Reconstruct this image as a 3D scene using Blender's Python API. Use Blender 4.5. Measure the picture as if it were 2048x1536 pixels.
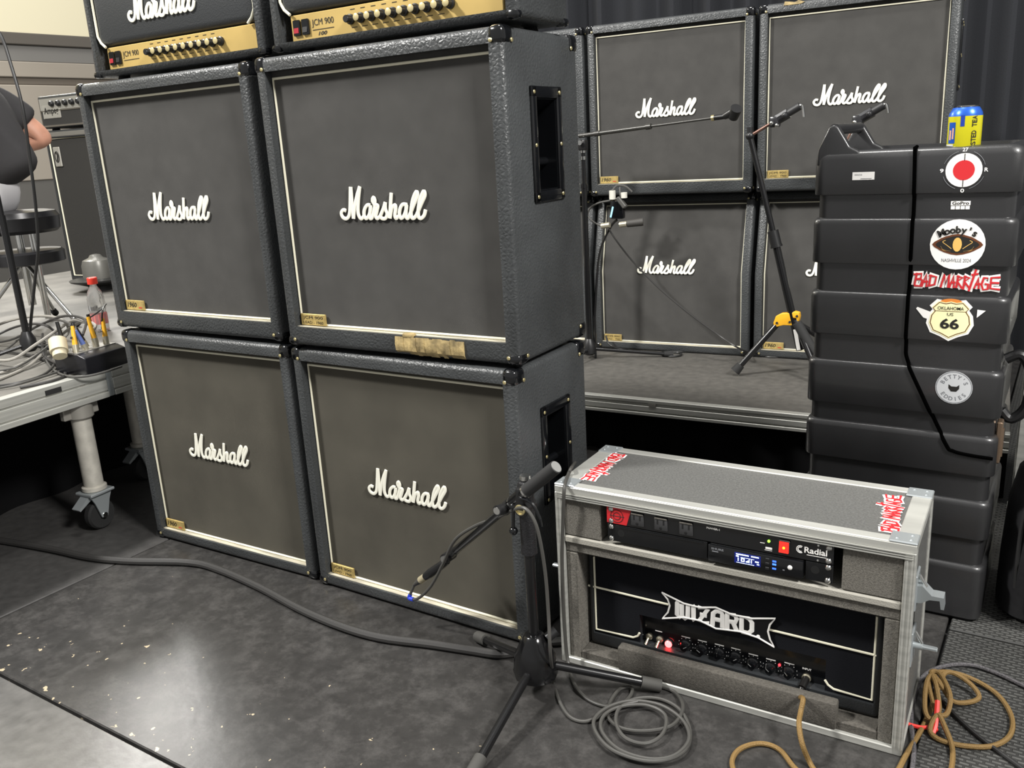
import bpy, bmesh, math, random
from mathutils import Vector as V, Matrix as MX
R = math.radians; PI = math.pi
random.seed(7)
S = bpy.context.scene
for o in list(bpy.data.objects): bpy.data.objects.remove(o)
COL = S.collection

# ------------------------------------------------------------------ camera
CP = V((1.8826, -1.701, 1.2894)); YAW, PITCH, ROLL, FPX = .5827, -.2697, -.0575, 1734.9
def cam_axes():
    cy, sy, cp, sp, cr, sr = math.cos(YAW), math.sin(YAW), math.cos(PITCH), math.sin(PITCH), math.cos(ROLL), math.sin(ROLL)
    f = V((-sy*cp, cy*cp, sp)); r = V((cy, sy, 0)); u = r.cross(f)
    return cr*r + sr*u, -sr*r + cr*u, f
CR, CU, CF = cam_axes()
cd = bpy.data.cameras.new('camera'); cam = bpy.data.objects.new('camera', cd); COL.objects.link(cam)
cd.sensor_width = 36; cd.lens = 36*FPX/2048; cd.clip_start = .02; cd.clip_end = 100
m3 = MX((CR, CU, -CF)).transposed(); cam.matrix_world = MX.Translation(CP) @ m3.to_4x4()
S.camera = cam

# ------------------------------------------------------------------ world, lamps, exposure
S.view_settings.view_transform = 'Standard'; S.view_settings.look = 'None'
S.view_settings.gamma = 1; S.view_settings.use_curve_mapping = False
S.view_settings.exposure = 0.0
w = bpy.data.worlds.new('hall_air'); S.world = w; w.use_nodes = True
w.node_tree.nodes['Background'].inputs[0].default_value = (1.0, .99, .97, 1)
w.node_tree.nodes['Background'].inputs[1].default_value = .42
def area(name, loc, target, sx, sy, power, col=(1, .98, .945)):
    l = bpy.data.lights.new(name, 'AREA'); l.shape = 'RECTANGLE'; l.size = sx; l.size_y = sy; l.energy = power; l.color = col
    o = bpy.data.objects.new(name, l); COL.objects.link(o); o.location = loc
    o.rotation_euler = (V(target)-V(loc)).to_track_quat('-Z', 'Y').to_euler(); return o
area('ceiling_lamp', (-2.5, -2.4, 5.0), (.2, .1, .6), .5, .5, 520)
area('ceiling_lamp', (5.0, -1.2, 4.6), (.9, .4, .7), .9, .9, 470)
area('ceiling_lamp', (-6.1, 2.6, 4.2), (0, -.6, 0), 1.0, .7, 200)
area('ceiling_lamp', (-3.4, 1.0, 5.8), (-3.4, .8, 0), 1.0, 1.0, 60)
area('ceiling_lamp', (.6, .3, 5.6), (.6, .7, 0), 1.0, .5, 130)
area('ceiling_lamp', (-5.0, 2.0, 6.4), (-7, 3, 3), 1.5, 1.5, 150)

# ------------------------------------------------------------------ helpers
def P(px, py, x=None, y=None, z=None):
    d = CR*((px-1024)/FPX) - CU*((py-768)/FPX) + CF
    t = (x-CP.x)/d.x if x is not None else (y-CP.y)/d.y if y is not None else (z-CP.z)/d.z
    return CP + d*t
def lin(c): return tuple((v/255/12.92 if v/255 <= .04045 else ((v/255+.055)/1.055)**2.4) for v in c)
MATS = {}
def mat(name, c, rough=.5, metal=0, bump=0, bscale=200, var=0, vscale=20, c2=None, emit=0, spec=.5, kind='noise', stretch=None, thr=None, trans=0, coat=0):
    if name in MATS: return MATS[name]
    m = bpy.data.materials.new(name); m.use_nodes = True; nt = m.node_tree; b = nt.nodes['Principled BSDF']
    a = (*lin(c), 1); b.inputs['Base Color'].default_value = a
    b.inputs['Roughness'].default_value = rough; b.inputs['Metallic'].default_value = metal
    b.inputs['Specular IOR Level'].default_value = spec
    if trans: b.inputs['Transmission Weight'].default_value = trans
    if coat: b.inputs['Coat Weight'].default_value = coat; b.inputs['Coat Roughness'].default_value = .15
    if emit:
        b.inputs['Emission Color'].default_value = a; b.inputs['Emission Strength'].default_value = emit
    tc = nt.nodes.new('ShaderNodeTexCoord'); vec = tc.outputs['Object']
    if stretch:
        mp = nt.nodes.new('ShaderNodeMapping'); mp.inputs['Scale'].default_value = stretch
        nt.links.new(vec, mp.inputs[0]); vec = mp.outputs[0]
    if var or c2:
        n = nt.nodes.new('ShaderNodeTexNoise'); n.inputs['Scale'].default_value = vscale; n.inputs['Detail'].default_value = 6
        nt.links.new(vec, n.inputs['Vector'])
        r = nt.nodes.new('ShaderNodeValToRGB'); nt.links.new(n.outputs['Fac'], r.inputs[0])
        e = r.color_ramp.elements; lo, hi = thr or (.3, .7)
        e[0].position = lo; e[1].position = hi
        d = c2 or tuple(min(255, v*(1+var)) for v in c); s = c if c2 else tuple(v*(1-var) for v in c)
        e[0].color = (*lin(s), 1); e[1].color = (*lin(d), 1)
        nt.links.new(r.outputs[0], b.inputs['Base Color'])
    if bump:
        if kind == 'vor':
            t = nt.nodes.new('ShaderNodeTexVoronoi'); t.feature = 'DISTANCE_TO_EDGE'; out = t.outputs['Distance']
            n0 = nt.nodes.new('ShaderNodeTexNoise'); n0.inputs['Scale'].default_value = bscale*.6
            nt.links.new(vec, n0.inputs['Vector'])
            ad = nt.nodes.new('ShaderNodeVectorMath'); ad.operation = 'MULTIPLY_ADD'; ad.inputs[1].default_value = (.012,)*3
            nt.links.new(n0.outputs['Color'], ad.inputs[0]); nt.links.new(vec, ad.inputs[2]); v2 = ad.outputs[0]
        elif kind == 'wave':
            t = nt.nodes.new('ShaderNodeTexWave'); out = t.outputs['Fac']; v2 = vec; t.wave_type = 'BANDS'; t.bands_direction = 'DIAGONAL'
        else:
            t = nt.nodes.new('ShaderNodeTexNoise'); out = t.outputs['Fac']; v2 = vec; t.inputs['Detail'].default_value = 4
        t.inputs['Scale'].default_value = bscale; nt.links.new(v2, t.inputs['Vector'])
        bp = nt.nodes.new('ShaderNodeBump'); bp.inputs['Strength'].default_value = bump; bp.inputs['Distance'].default_value = .004
        nt.links.new(out, bp.inputs['Height']); nt.links.new(bp.outputs[0], b.inputs['Normal'])
    MATS[name] = m; return m

class B:
    """collects shapes into one mesh"""
    def __init__(s): s.bm = bmesh.new()
    def add(s, bm, mx=None, mi=0):
        if mx is not None: bmesh.ops.transform(bm, matrix=mx, verts=bm.verts)
        for f in bm.faces: f.material_index = mi
        me = bpy.data.meshes.new('t'); bm.to_mesh(me); bm.free(); s.bm.from_mesh(me); bpy.data.meshes.remove(me); return s
    def mesh(s, me, mx=None, mi=0):
        bm = bmesh.new(); bm.from_mesh(me); return s.add(bm, mx, mi)
    def box(s, x0, x1, y0, y1, z0, z1, r=0, seg=2, mi=0, mx=None):
        bm = bmesh.new(); bmesh.ops.create_cube(bm, size=1)
        for v in bm.verts: v.co = V(((x0+x1)/2+v.co.x*(x1-x0), (y0+y1)/2+v.co.y*(y1-y0), (z0+z1)/2+v.co.z*(z1-z0)))
        if r: bmesh.ops.bevel(bm, geom=bm.edges[:], offset=r, segments=seg, profile=.5, affect='EDGES')
        return s.add(bm, mx, mi)
    def cyl(s, p, q, r, r2=None, n=14, mi=0, cap=True):
        p, q = V(p), V(q); d = q-p; bm = bmesh.new()
        bmesh.ops.create_cone(bm, cap_ends=cap, segments=n, radius1=r, radius2=r if r2 is None else r2, depth=d.length)
        return s.add(bm, MX.Translation((p+q)/2) @ d.to_track_quat('Z', 'Y').to_matrix().to_4x4(), mi)
    def ball(s, c, r, n=10, mi=0, sc=(1, 1, 1), mx=None):
        bm = bmesh.new(); bmesh.ops.create_uvsphere(bm, u_segments=n, v_segments=max(5, n//2+1), radius=r)
        m = MX.Translation(c) @ MX.Diagonal((*sc, 1))
        return s.add(bm, mx @ m if mx else m, mi)
    def lathe(s, prof, n=20, mi=0, mx=None):
        bm = bmesh.new(); rings = []
        for (r, z) in prof: rings.append([bm.verts.new((r*math.cos(2*PI*k/n), r*math.sin(2*PI*k/n), z)) for k in range(n)])
        for a, b in zip(rings, rings[1:]):
            for k in range(n): bm.faces.new((a[k], a[(k+1) % n], b[(k+1) % n], b[k]))
        bm.faces.new(rings[0][::-1]); bm.faces.new(rings[-1])
        return s.add(bm, mx, mi)
    def loft(s, rings, mi=0, cap=True):
        bm = bmesh.new(); rs = [[bm.verts.new(p) for p in r] for r in rings]; n = len(rs[0])
        for a, b in zip(rs, rs[1:]):
            for k in range(n): bm.faces.new((a[k], a[(k+1) % n], b[(k+1) % n], b[k]))
        if cap: bm.faces.new(rs[0][::-1]); bm.faces.new(rs[-1])
        bmesh.ops.recalc_face_normals(bm, faces=bm.faces[:])
        return s.add(bm, None, mi)
    def prism(s, poly, a, b, ax='x', r=0, mi=0, mx=None):
        """poly extruded along axis from a to b; (u,v) are the two other axes in order"""
        f = {'x': lambda u, v, t: (t, u, v), 'y': lambda u, v, t: (u, t, v), 'z': lambda u, v, t: (u, v, t)}[ax]
        bm = bmesh.new(); lo = [bm.verts.new(f(u, v, a)) for u, v in poly]; hi = [bm.verts.new(f(u, v, b)) for u, v in poly]; n = len(poly)
        bm.faces.new(lo[::-1]); bm.faces.new(hi)
        for k in range(n): bm.faces.new((lo[k], lo[(k+1) % n], hi[(k+1) % n], hi[k]))
        bmesh.ops.recalc_face_normals(bm, faces=bm.faces[:])
        if r: bmesh.ops.bevel(bm, geom=[e for e in bm.edges if e.calc_face_angle(0) > .5], offset=r, segments=3, profile=.5, affect='EDGES')
        return s.add(bm, mx, mi)
    def tube(s, pts, r, n=8, smooth=True, closed=False, mi=0, res=6, flat=None):
        pts = [V(p) for p in pts]
        if smooth: pts = spline(pts, res, closed)
        bm = bmesh.new(); rings = []; N = len(pts); up = None
        for i, p in enumerate(pts):
            t = (pts[(i+1) % N]-pts[i-1]) if closed else (pts[min(i+1, N-1)]-pts[max(i-1, 0)])
            if t.length < 1e-9: t = V((0, 0, 1))
            t.normalize()
            if up is None: up = V((0, 0, 1)) if abs(t.z) < .9 else V((0, 1, 0))
            a = up - t*up.dot(t)
            if a.length < 1e-6: a = t.orthogonal()
            a.normalize(); up = a; b = t.cross(a)
            rr = r[i*len(r)//N] if isinstance(r, (list, tuple)) else r
            rings.append([bm.verts.new(p+(a*math.cos(2*PI*k/n)+b*math.sin(2*PI*k/n))*rr) for k in range(n)])
        for i in range(N if closed else N-1):
            A, C = rings[i], rings[(i+1) % N]
            for k in range(n): bm.faces.new((A[k], A[(k+1) % n], C[(k+1) % n], C[k]))
        if not closed: bm.faces.new(rings[0][::-1]); bm.faces.new(rings[-1])
        if flat:
            for v in bm.verts: v.co.z *= flat
        return s.add(bm, None, mi)
    def done(s, name='m', mats=(), ang=.6):
        bm = s.bm
        for f in bm.faces: f.smooth = True
        for e in bm.edges: e.smooth = e.calc_face_angle(0) < ang
        me = bpy.data.meshes.new(name); bm.to_mesh(me); bm.free()
        for m in mats: me.materials.append(m)
        return me
def spline(p, res=6, closed=False):
    out = []; n = len(p)
    for i in range(n if closed else n-1):
        a, b, c, d = (p[i-1] if (closed or i) else p[0]), p[i], p[(i+1) % n], (p[(i+2) % n] if (closed or i+2 < n) else p[-1])
        for k in range(res):
            t = k/res
            out.append(.5*((2*b)+(c-a)*t+(2*a-5*b+4*c-d)*t*t+(3*b-a-3*c+d)*t**3))
    if not closed: out.append(p[-1])
    return out
def tag(o, label=None, cat=None, group=None, kind=None):
    for k, v in (('label', label), ('category', cat), ('group', group), ('kind', kind)):
        if v: o[k] = v
    return o
def obj(name, me, mats=(), parent=None, loc=(0, 0, 0), rot=(0, 0, 0), mx=None):
    if isinstance(me, B): me = me.done(name, mats if isinstance(mats, (list, tuple)) else [mats])
    o = bpy.data.objects.new(name, me); COL.objects.link(o)
    if parent: o.parent = parent
    if mx is not None: o.matrix_local = mx
    else: o.location = loc; o.rotation_euler = rot
    return o
def thing(name, label, cat, loc=(0, 0, 0), rz=0, group=None):
    o = bpy.data.objects.new(name, None); COL.objects.link(o); o.empty_display_size = .05
    o.location = loc; o.rotation_euler = (0, 0, rz); return tag(o, label, cat, group)
def solid_text(s, size=1, bold=0, ext=.0, shear=0, space=1):
    c = bpy.data.curves.new('t', 'FONT'); c.body = s; c.size = size; c.offset = bold; c.extrude = ext; c.shear = shear; c.resolution_u = 3
    c.space_character = space
    o = bpy.data.objects.new('t', c); COL.objects.link(o); dg = bpy.context.evaluated_depsgraph_get()
    me = bpy.data.meshes.new_from_object(o.evaluated_get(dg)); bpy.data.objects.remove(o); bpy.data.curves.remove(c); return me
FRONT = MX(((1, 0, 0, 0), (0, 0, -1, 0), (0, 1, 0, 0), (0, 0, 0, 1)))       # text x,y,z -> x, -y normal, z up
def fit(me, cx, cy, w, h=None):
    xs = [v.co.x for v in me.vertices]; ys = [v.co.y for v in me.vertices]
    sx = w/(max(xs)-min(xs)); sy = h/(max(ys)-min(ys)) if h else sx
    ox, oy = (max(xs)+min(xs))/2, (max(ys)+min(ys))/2
    for v in me.vertices: v.co.x = (v.co.x-ox)*sx+cx; v.co.y = (v.co.y-oy)*sy+cy
    return me
def arc_text(s, r, size, mid, up=True, adv=.98, bold=.0004):
    b = B(); n = len(s)
    for i, ch in enumerate(s):
        if ch == ' ': continue
        a = mid + ((n-1)/2-i)*size*adv/r*(1 if up else -1)
        me = solid_text(ch, size*1.25, bold); cx = (max(v.co.x for v in me.vertices)+min(v.co.x for v in me.vertices))/2; me.transform(MX.Translation((-cx, -size*.45, 0)))
        b.mesh(me, MX.Translation((r*math.cos(a), r*math.sin(a), 0)) @ MX.Rotation(a-PI/2 if up else a+PI/2, 4, 'Z'))
    return b.done('arc')
def shift(me, x, y): me.transform(MX.Translation((x, y, 0))); return me
def boolean(me, cutters):
    o = bpy.data.objects.new('t', me); COL.objects.link(o); tmp = []
    for c in cutters:
        q = bpy.data.objects.new('c', c); COL.objects.link(q); tmp.append(q)
        m = o.modifiers.new('b', 'BOOLEAN'); m.operation = 'DIFFERENCE'; m.object = q; m.solver = 'EXACT'
    dg = bpy.context.evaluated_depsgraph_get(); r = bpy.data.meshes.new_from_object(o.evaluated_get(dg))
    for q in tmp+[o]: bpy.data.objects.remove(q)
    bm = bmesh.new(); bm.from_mesh(r)
    for f in bm.faces: f.smooth = True
    for e in bm.edges: e.smooth = e.calc_face_angle(0) < .6
    bm.to_mesh(r); bm.free(); return r
def strokes(lines, r, flat=.4, sm=True, n=6, sx=1, sy=1, res=5):
    b = B()
    for l in lines: b.tube([(x*sx, y*sy, 0) for x, y in l], r, n=n, smooth=sm, res=res, flat=flat)
    return b.done('strokes')
def disc(r, t, n=28, sx=1):
    return [(r*sx*math.cos(2*PI*k/n), r*math.sin(2*PI*k/n)) for k in range(n)]

# ------------------------------------------------------------------ materials
vinyl = mat('black_vinyl', (58, 60, 61), .42, bump=.5, bscale=95, kind='vor', var=.12, vscale=6)
vinylb = mat('smooth_black_vinyl', (46, 48, 50), .4, bump=.25, bscale=300)
cloth = mat('grille_cloth', (72, 71, 69), .85, bump=.4, bscale=420, var=.05, vscale=14, spec=.2, kind='wave')
cloth2 = mat('dusty_grille_cloth', (78, 75, 67), .88, bump=.4, bscale=420, var=.07, vscale=6, spec=.2, kind='wave')
white = mat('white_plastic', (232, 230, 216), .45)
pipe = mat('white_piping', (226, 222, 200), .5)
dust = mat('dusty_ledge', (176, 170, 152), .7, var=.15, vscale=60, stretch=(.15, 1, 1))
gloss = mat('glossy_black_plastic', (14, 15, 17), .12, coat=.3)
blk = mat('black_plastic', (24, 24, 25), .4)
matt = mat('matt_black', (26, 26, 26), .8)
rubber = mat('grey_rubber', (60, 59, 56), .75)
brass = mat('brass_screw', (214, 200, 150), .3, .8)
gold = mat('gold_panel', (198, 170, 104), .38, .35, var=.06, vscale=5)
goldtag = mat('gold_badge', (190, 166, 104), .4, .4, var=.1, vscale=60)
ink = mat('black_ink', (22, 20, 16), .6)
chrome = mat('chrome', (215, 215, 212), .15, 1)
alu = mat('aluminium', (182, 182, 176), .42, .45, var=.08, vscale=12, stretch=(.2, 1, 6))
zinc = mat('zinc_steel', (176, 182, 184), .3, .6)
carpet = mat('grey_carpet', (104, 101, 95), .95, bump=.5, bscale=500, var=.14, vscale=240, spec=.1)
foam = mat('dark_grey_foam', (84, 81, 76), .95, bump=.4, bscale=400, var=.12, vscale=180, spec=.1)
laminate = mat('grey_laminate', (84, 84, 82), .55, bump=.25, bscale=420, var=.12, vscale=220)
red = mat('red_print', (196, 38, 44), .45)
paper = mat('white_sticker', (236, 234, 230), .4)
molded = mat('moulded_black_plastic', (37, 37, 38), .38, coat=.45, bump=.12, bscale=700, var=.07, vscale=8)
tan = mat('torn_brown_tape', (150, 132, 92), .6, var=.3, vscale=30, bump=.6, bscale=60)
cable_g = mat('grey_cable_rubber', (70, 69, 66), .5)
cable_k = mat('black_cable_rubber', (32, 32, 32), .45)
cable_d = mat('dark_grey_cable_rubber', (52, 51, 50), .42)
brown = mat('brown_braided_cable', (122, 96, 52), .6, bump=.6, bscale=500)
yellow = mat('yellow_plastic', (226, 168, 40), .4)
blue = mat('blue_tape', (36, 60, 190), .5)

# ------------------------------------------------------------------ setting
def floor_mat(name, c, rough, tread=False, wear=True, wscale=13):
    m = mat(name, c, rough, var=.1, vscale=30, bump=.12, bscale=45); nt = m.node_tree; b = nt.nodes['Principled BSDF']
    tc = nt.nodes.new('ShaderNodeTexCoord'); base = b.inputs['Base Color'].links[0].from_socket
    if wear:
        n1 = nt.nodes.new('ShaderNodeTexNoise'); n1.inputs['Scale'].default_value = wscale; n1.inputs['Detail'].default_value = 12; n1.inputs['Roughness'].default_value = .8
        nt.links.new(tc.outputs['Object'], n1.inputs['Vector'])
        r1 = nt.nodes.new('ShaderNodeValToRGB'); r1.color_ramp.elements[0].position = .47; r1.color_ramp.elements[1].position = .8
        nt.links.new(n1.outputs['Fac'], r1.inputs[0])
        mx = nt.nodes.new('ShaderNodeMix'); mx.data_type = 'RGBA'; mx.inputs['B'].default_value = (*lin(tuple(v*1.75 for v in c)), 1)
        nt.links.new(r1.outputs[0], mx.inputs['Factor']); nt.links.new(base, mx.inputs['A']); base = mx.outputs['Result']
        # chipped paint, tan wood showing, thickest along the front edge of the panel
        n2 = nt.nodes.new('ShaderNodeTexNoise'); n2.inputs['Scale'].default_value = 30; n2.inputs['Detail'].default_value = 3
        nt.links.new(tc.outputs['Object'], n2.inputs['Vector'])
        sp = nt.nodes.new('ShaderNodeSeparateXYZ'); nt.links.new(tc.outputs['Object'], sp.inputs[0])
        mr = nt.nodes.new('ShaderNodeMapRange'); mr.inputs[1].default_value = -.78; mr.inputs[2].default_value = -.15
        mr.inputs[3].default_value = .65; mr.inputs[4].default_value = .78
        nt.links.new(sp.outputs['Y'], mr.inputs[0])
        gt = nt.nodes.new('ShaderNodeMath'); gt.operation = 'GREATER_THAN'; nt.links.new(n2.outputs['Fac'], gt.inputs[0]); nt.links.new(mr.outputs[0], gt.inputs[1])
        mx2 = nt.nodes.new('ShaderNodeMix'); mx2.data_type = 'RGBA'; mx2.inputs['B'].default_value = (*lin((170, 156, 130)), 1)
        nt.links.new(gt.outputs[0], mx2.inputs['Factor']); nt.links.new(base, mx2.inputs['A']); base = mx2.outputs['Result']
        nt.links.new(base, b.inputs['Base Color'])
    if tread:
        br = nt.nodes.new('ShaderNodeTexBrick'); br.inputs['Scale'].default_value = 22; br.inputs['Mortar Size'].default_value = .06; br.inputs['Mortar Smooth'].default_value = .4
        br.inputs['Color1'].default_value = br.inputs['Color2'].default_value = (1, 1, 1, 1); br.inputs['Mortar'].default_value = (0, 0, 0, 1)
        nt.links.new(tc.outputs['Object'], br.inputs['Vector'])
        mt = nt.nodes.new('ShaderNodeMix'); mt.data_type = 'RGBA'; mt.inputs['A'].default_value = (*lin(tuple(v*.62 for v in c)), 1); nt.links.new(br.outputs['Color'], mt.inputs['Factor']); nt.links.new(base, mt.inputs['B']); nt.links.new(mt.outputs['Result'], b.inputs['Base Color'])
        bp = nt.nodes.new('ShaderNodeBump'); bp.inputs['Strength'].default_value = 1; bp.inputs['Distance'].default_value = .006
        nt.links.new(br.outputs['Color'], bp.inputs['Height']); nt.links.new(bp.outputs[0], b.inputs['Normal'])
    return m
fl_dark = floor_mat('worn_black_floor', (47, 46, 45), .33)
fl_light = floor_mat('grey_floor_baked_sheen', (88, 87, 85), .3, wear=False)  # the cream wall's reflection is put into this panel's lighter base colour
fl_tread = floor_mat('grey_tread_floor', (76, 76, 74), .5, tread=True, wear=False)
fl_left = floor_mat('black_floor_under_riser', (60, 59, 58), .5, wear=False)
fb = obj('floor', B().box(-9, 7, -5, 7, -.06, -.02), matt); tag(fb, kind='structure')
g = .004
for x0, x1, y0, y1, m in ((-.735, 1.70, -.765, 7, fl_dark), (-9, 7, -5, -.765, fl_light), (-9, -.735, -.765, 7, fl_left),
                          (1.70, 7, -.765, .585, fl_tread), (1.70, 7, .585, 7, fl_tread)):
    obj('floor_panel', B().box(x0+g, x1-g, y0+g, y1-g, -.02, 0, .003, 1), m, fb)
# left wall far behind: cream above a grey banded wainscot
wl = V((-7.0, 3.0, 0)); wrot = -.08
wall = obj('wall_left', B().box(-.3, 0, -9, 9, 0, 8), mat('cream_wall', (226, 218, 188), .8), None, wl, (0, 0, wrot)); tag(wall, kind='structure')
for z0, z1, d, c in ((2.48, 2.59, .06, (92, 87, 80)), (2.325, 2.48, .03, (118, 116, 112)), (2.18, 2.325, .05, (152, 144, 132)), (2.11, 2.18, .03, (100, 92, 82)), (1.2, 2.11, .04, (152, 140, 120)), (0, 1.2, .03, (90, 88, 84))):
    obj('wall_band', B().box(0, d, -9, 9, z0, z1, .008, 1), mat('wall_band_%d' % c[0], c, .8), wall)

# ------------------------------------------------------------------ speaker cabinets
CW, CH, CD, LIP, RD, TH = .77, .755, .365, .036, .03, .095
def cab_front(kind): return [(0, -.018), (0, CH)] if kind == 'stacked' else [(0, 0), (0, .39), (TH, CH)] if kind == 'angled' else [(0, 0), (0, CH)]
def lerp_front(kind, z): return TH*(z-.39)/(CH-.39) if kind == 'angled' and z > .39 else 0
LOGO = [[(310,545),(262,528),(218,590),(240,665),(300,692),(350,655),(382,560),(412,350),(440,108)], [(445,108),(441,350),(436,692)], [(440,692),(482,480),(542,280),(612,108)],
        [(612,108),(562,350),(535,560),(552,660),(592,692),(640,640)], [(772,452),(720,445),(662,520),(640,620),(670,690),(722,650),(770,530),(778,450)], [(778,450),(750,600),(745,680),(770,690),(795,655),(845,500),(850,440),(820,370),(842,310),(862,360),(856,440),(906,458),(880,560),(852,650),(880,692),(930,655)],
        [(930,655),(1000,520),(1045,402)], [(1045,402),(1038,520),(1062,610),(1025,690),(960,690),(935,650)], [(1166,235),(1135,440),(1098,692)], [(1105,690),(1150,520),(1212,452),(1218,520),(1195,640),(1215,692),(1260,650)],
        [(1422,452),(1350,445),(1297,520),(1275,620),(1300,690),(1352,650),(1402,530),(1412,450)], [(1412,450),(1390,600),(1395,680),(1420,690),(1445,650),(1540,450),(1612,300),(1600,225),(1530,360),(1482,560),(1482,670),(1520,692),(1570,640)],
        [(1570,640),(1662,450),(1736,300),(1722,222),(1645,380),(1602,580),(1606,675),(1650,692),(1700,640),(1730,545)]]
def logo_mesh(width):
    k = width/1570
    return strokes([[((x-975)*k, (400-y)*k*.76) for x, y in l] for l in LOGO], 29*k, .5, res=4)
CABM = {}
def cab_meshes(kind):
    if kind in CABM: return CABM[kind]
    d = {}; fr = cab_front(kind)
    outer = B().prism(fr+[(CD, CH), (CD, fr[0][1])], 0, CW, 'x', r=.015).done('body')
    inner = [(y-.2, z) for y, z in ([(0, LIP)]+[p for p in fr[1:-1]]+[(lerp_front(kind, CH-LIP), CH-LIP)])]
    back = [(lerp_front(kind, CH-LIP)+RD, CH-LIP)]+[(p[0]+RD, p[1]) for p in fr[1:-1]][::-1]+[(RD, LIP)]
    cut = [B().prism(inner+back, LIP, CW-LIP, 'x').done('cut')]
    if kind != 'angled': cut.append(B().box(CW-.075, CW+.05, .132, .238, .385, .605).done('cut'))
    d['body'] = boolean(outer, cut); d['body'].materials.clear(); d['body'].materials.append(vinyl)
    fl = [(RD, LIP)]+[(p[0]+RD, p[1]) for p in fr[1:-1]]+[(lerp_front(kind, CH-LIP)+RD, CH-LIP)]
    d['grille'] = [B().prism([(y-.004, z) for y, z in fl]+[(y+.006, z) for y, z in fl[::-1]], LIP, CW-LIP, 'x').done('grille', [c]) for c in (cloth, cloth2)]
    a = .005; yt = lerp_front(kind, CH-LIP)
    loop = [(LIP+a, RD-.006, LIP+a), (LIP+a, RD-.006, .39), (LIP+a, yt+RD-.006, CH-LIP-a-.012), (CW-LIP-a, yt+RD-.006, CH-LIP-a-.012), (CW-LIP-a, RD-.006, .39), (CW-LIP-a, RD-.006, LIP+a)]
    d['piping'] = B().tube(loop, .0038, 8, False, True).done('piping', [pipe])
    d['ledge'] = B().box(LIP, CW-LIP, .007, RD-.004, LIP-.004, LIP+.0015).done('ledge', [dust])
    d['corner'] = []
    for ix in (0, 1):
        for iy in (0, 1):
            for iz in (0, 1):
                b = B(); e = .0028; sx, sy, sz = .046, .05, .05
                x0, x1 = (-e, sx) if not ix else (CW-sx, CW+e); y0, y1 = (-e, sy) if not iy else (CD-sy, CD+e); z0, z1 = (-e+fr[0][1], sz-.006+fr[0][1]) if not iz else (CH-sz+.006, CH+e)
                if not iy:
                    if ix: x0 = CW-LIP-.004
                    else: x1 = LIP+.004
                    if iz: z0 = CH-LIP-.006
                    else: z1 = LIP-.004 if fr[0][1] == 0 else .012
                b.box(x0, x1, y0, y1, z0, z1, .0145, 3)
                xs = -e if not ix else CW+e; fx = x0+.011 if ix else x1-.011
                zc = z0+.012 if iz else z1-.012
                if not iy: b.ball((fx, -e, zc), .0052, 8, 1, (1, .5, 1))
                b.ball((xs, (y1-.012) if not iy else (y0+.012), zc), .0052, 8, 1, (.5, 1, 1))
                me = b.done('corner', [gloss, brass])
                if kind == 'angled' and iz and not iy:
                    me.transform(MX.Translation((0, TH, CH)) @ MX.Rotation(-math.atan2(TH, CH-.39), 4, 'X') @ MX.Translation((0, 0, -CH)))
                d['corner'].append(me)
    # side handle
    h = B()
    for y0, y1, z0, z1 in ((.11, .26, .36, .388), (.11, .26, .602, .63), (.11, .135, .36, .63), (.235, .26, .36, .63)):
        h.box(CW-.004, CW+.007, y0, y1, z0, z1, .004, 2)
    d['handle'] = h.done('side_handle', [gloss])
    c = B(); t = .004
    c.box(CW-.072, CW-.068, .133, .237, .386, .604).box(CW-.07, CW, .133, .137, .386, .604).box(CW-.07, CW, .233, .237, .386, .604).box(CW-.07, CW, .133, .237, .386, .39)
    c.prism([(CW-.07, .604), (CW-.001, .604), (CW-.001, .60), (CW-.045, .575), (CW-.07, .54)], .135, .235, 'y')
    c.cyl((CW-.035, .137, .455), (CW-.035, .233, .455), .011)
    d['cup'] = c.done('handle_cup', [gloss])
    s = B()
    for y in (.122, .248):
        for z in (.374, .495, .616): s.ball((CW+.007, y, z), .0048, 8, 0, (.5, 1, 1))
    d['screw'] = s.done('handle_screws', [brass])
    CABM[kind] = d; return d
LOGO_CAB = logo_mesh(.288); LOGO_CAB.materials.append(white)
def badge_mesh(two):
    b = B().box(0, .092, -.004, .002, 0, .032, .001, 1)
    if two:
        b.mesh(fit(solid_text('JCM 900', 1), .046, .021, .074, .0105), MX.Translation((0, -.0045, 0)) @ FRONT, 1)
        b.mesh(fit(solid_text('LEAD - 1960', 1), .046, .008, .074, .008), MX.Translation((0, -.0045, 0)) @ FRONT, 1)
    else:
        b.mesh(fit(solid_text('1960', 1, .01, shear=.2), .033, .017, .048, .016), MX.Translation((0, -.0045, 0)) @ FRONT, 1)
        b.box(.066, .082, -.0046, -.0042, .007, .010, 0, 1, 2)
    return b.done('badge', [goldtag, ink, red])
BADGE = {True: badge_mesh(True), False: badge_mesh(False)}
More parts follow.
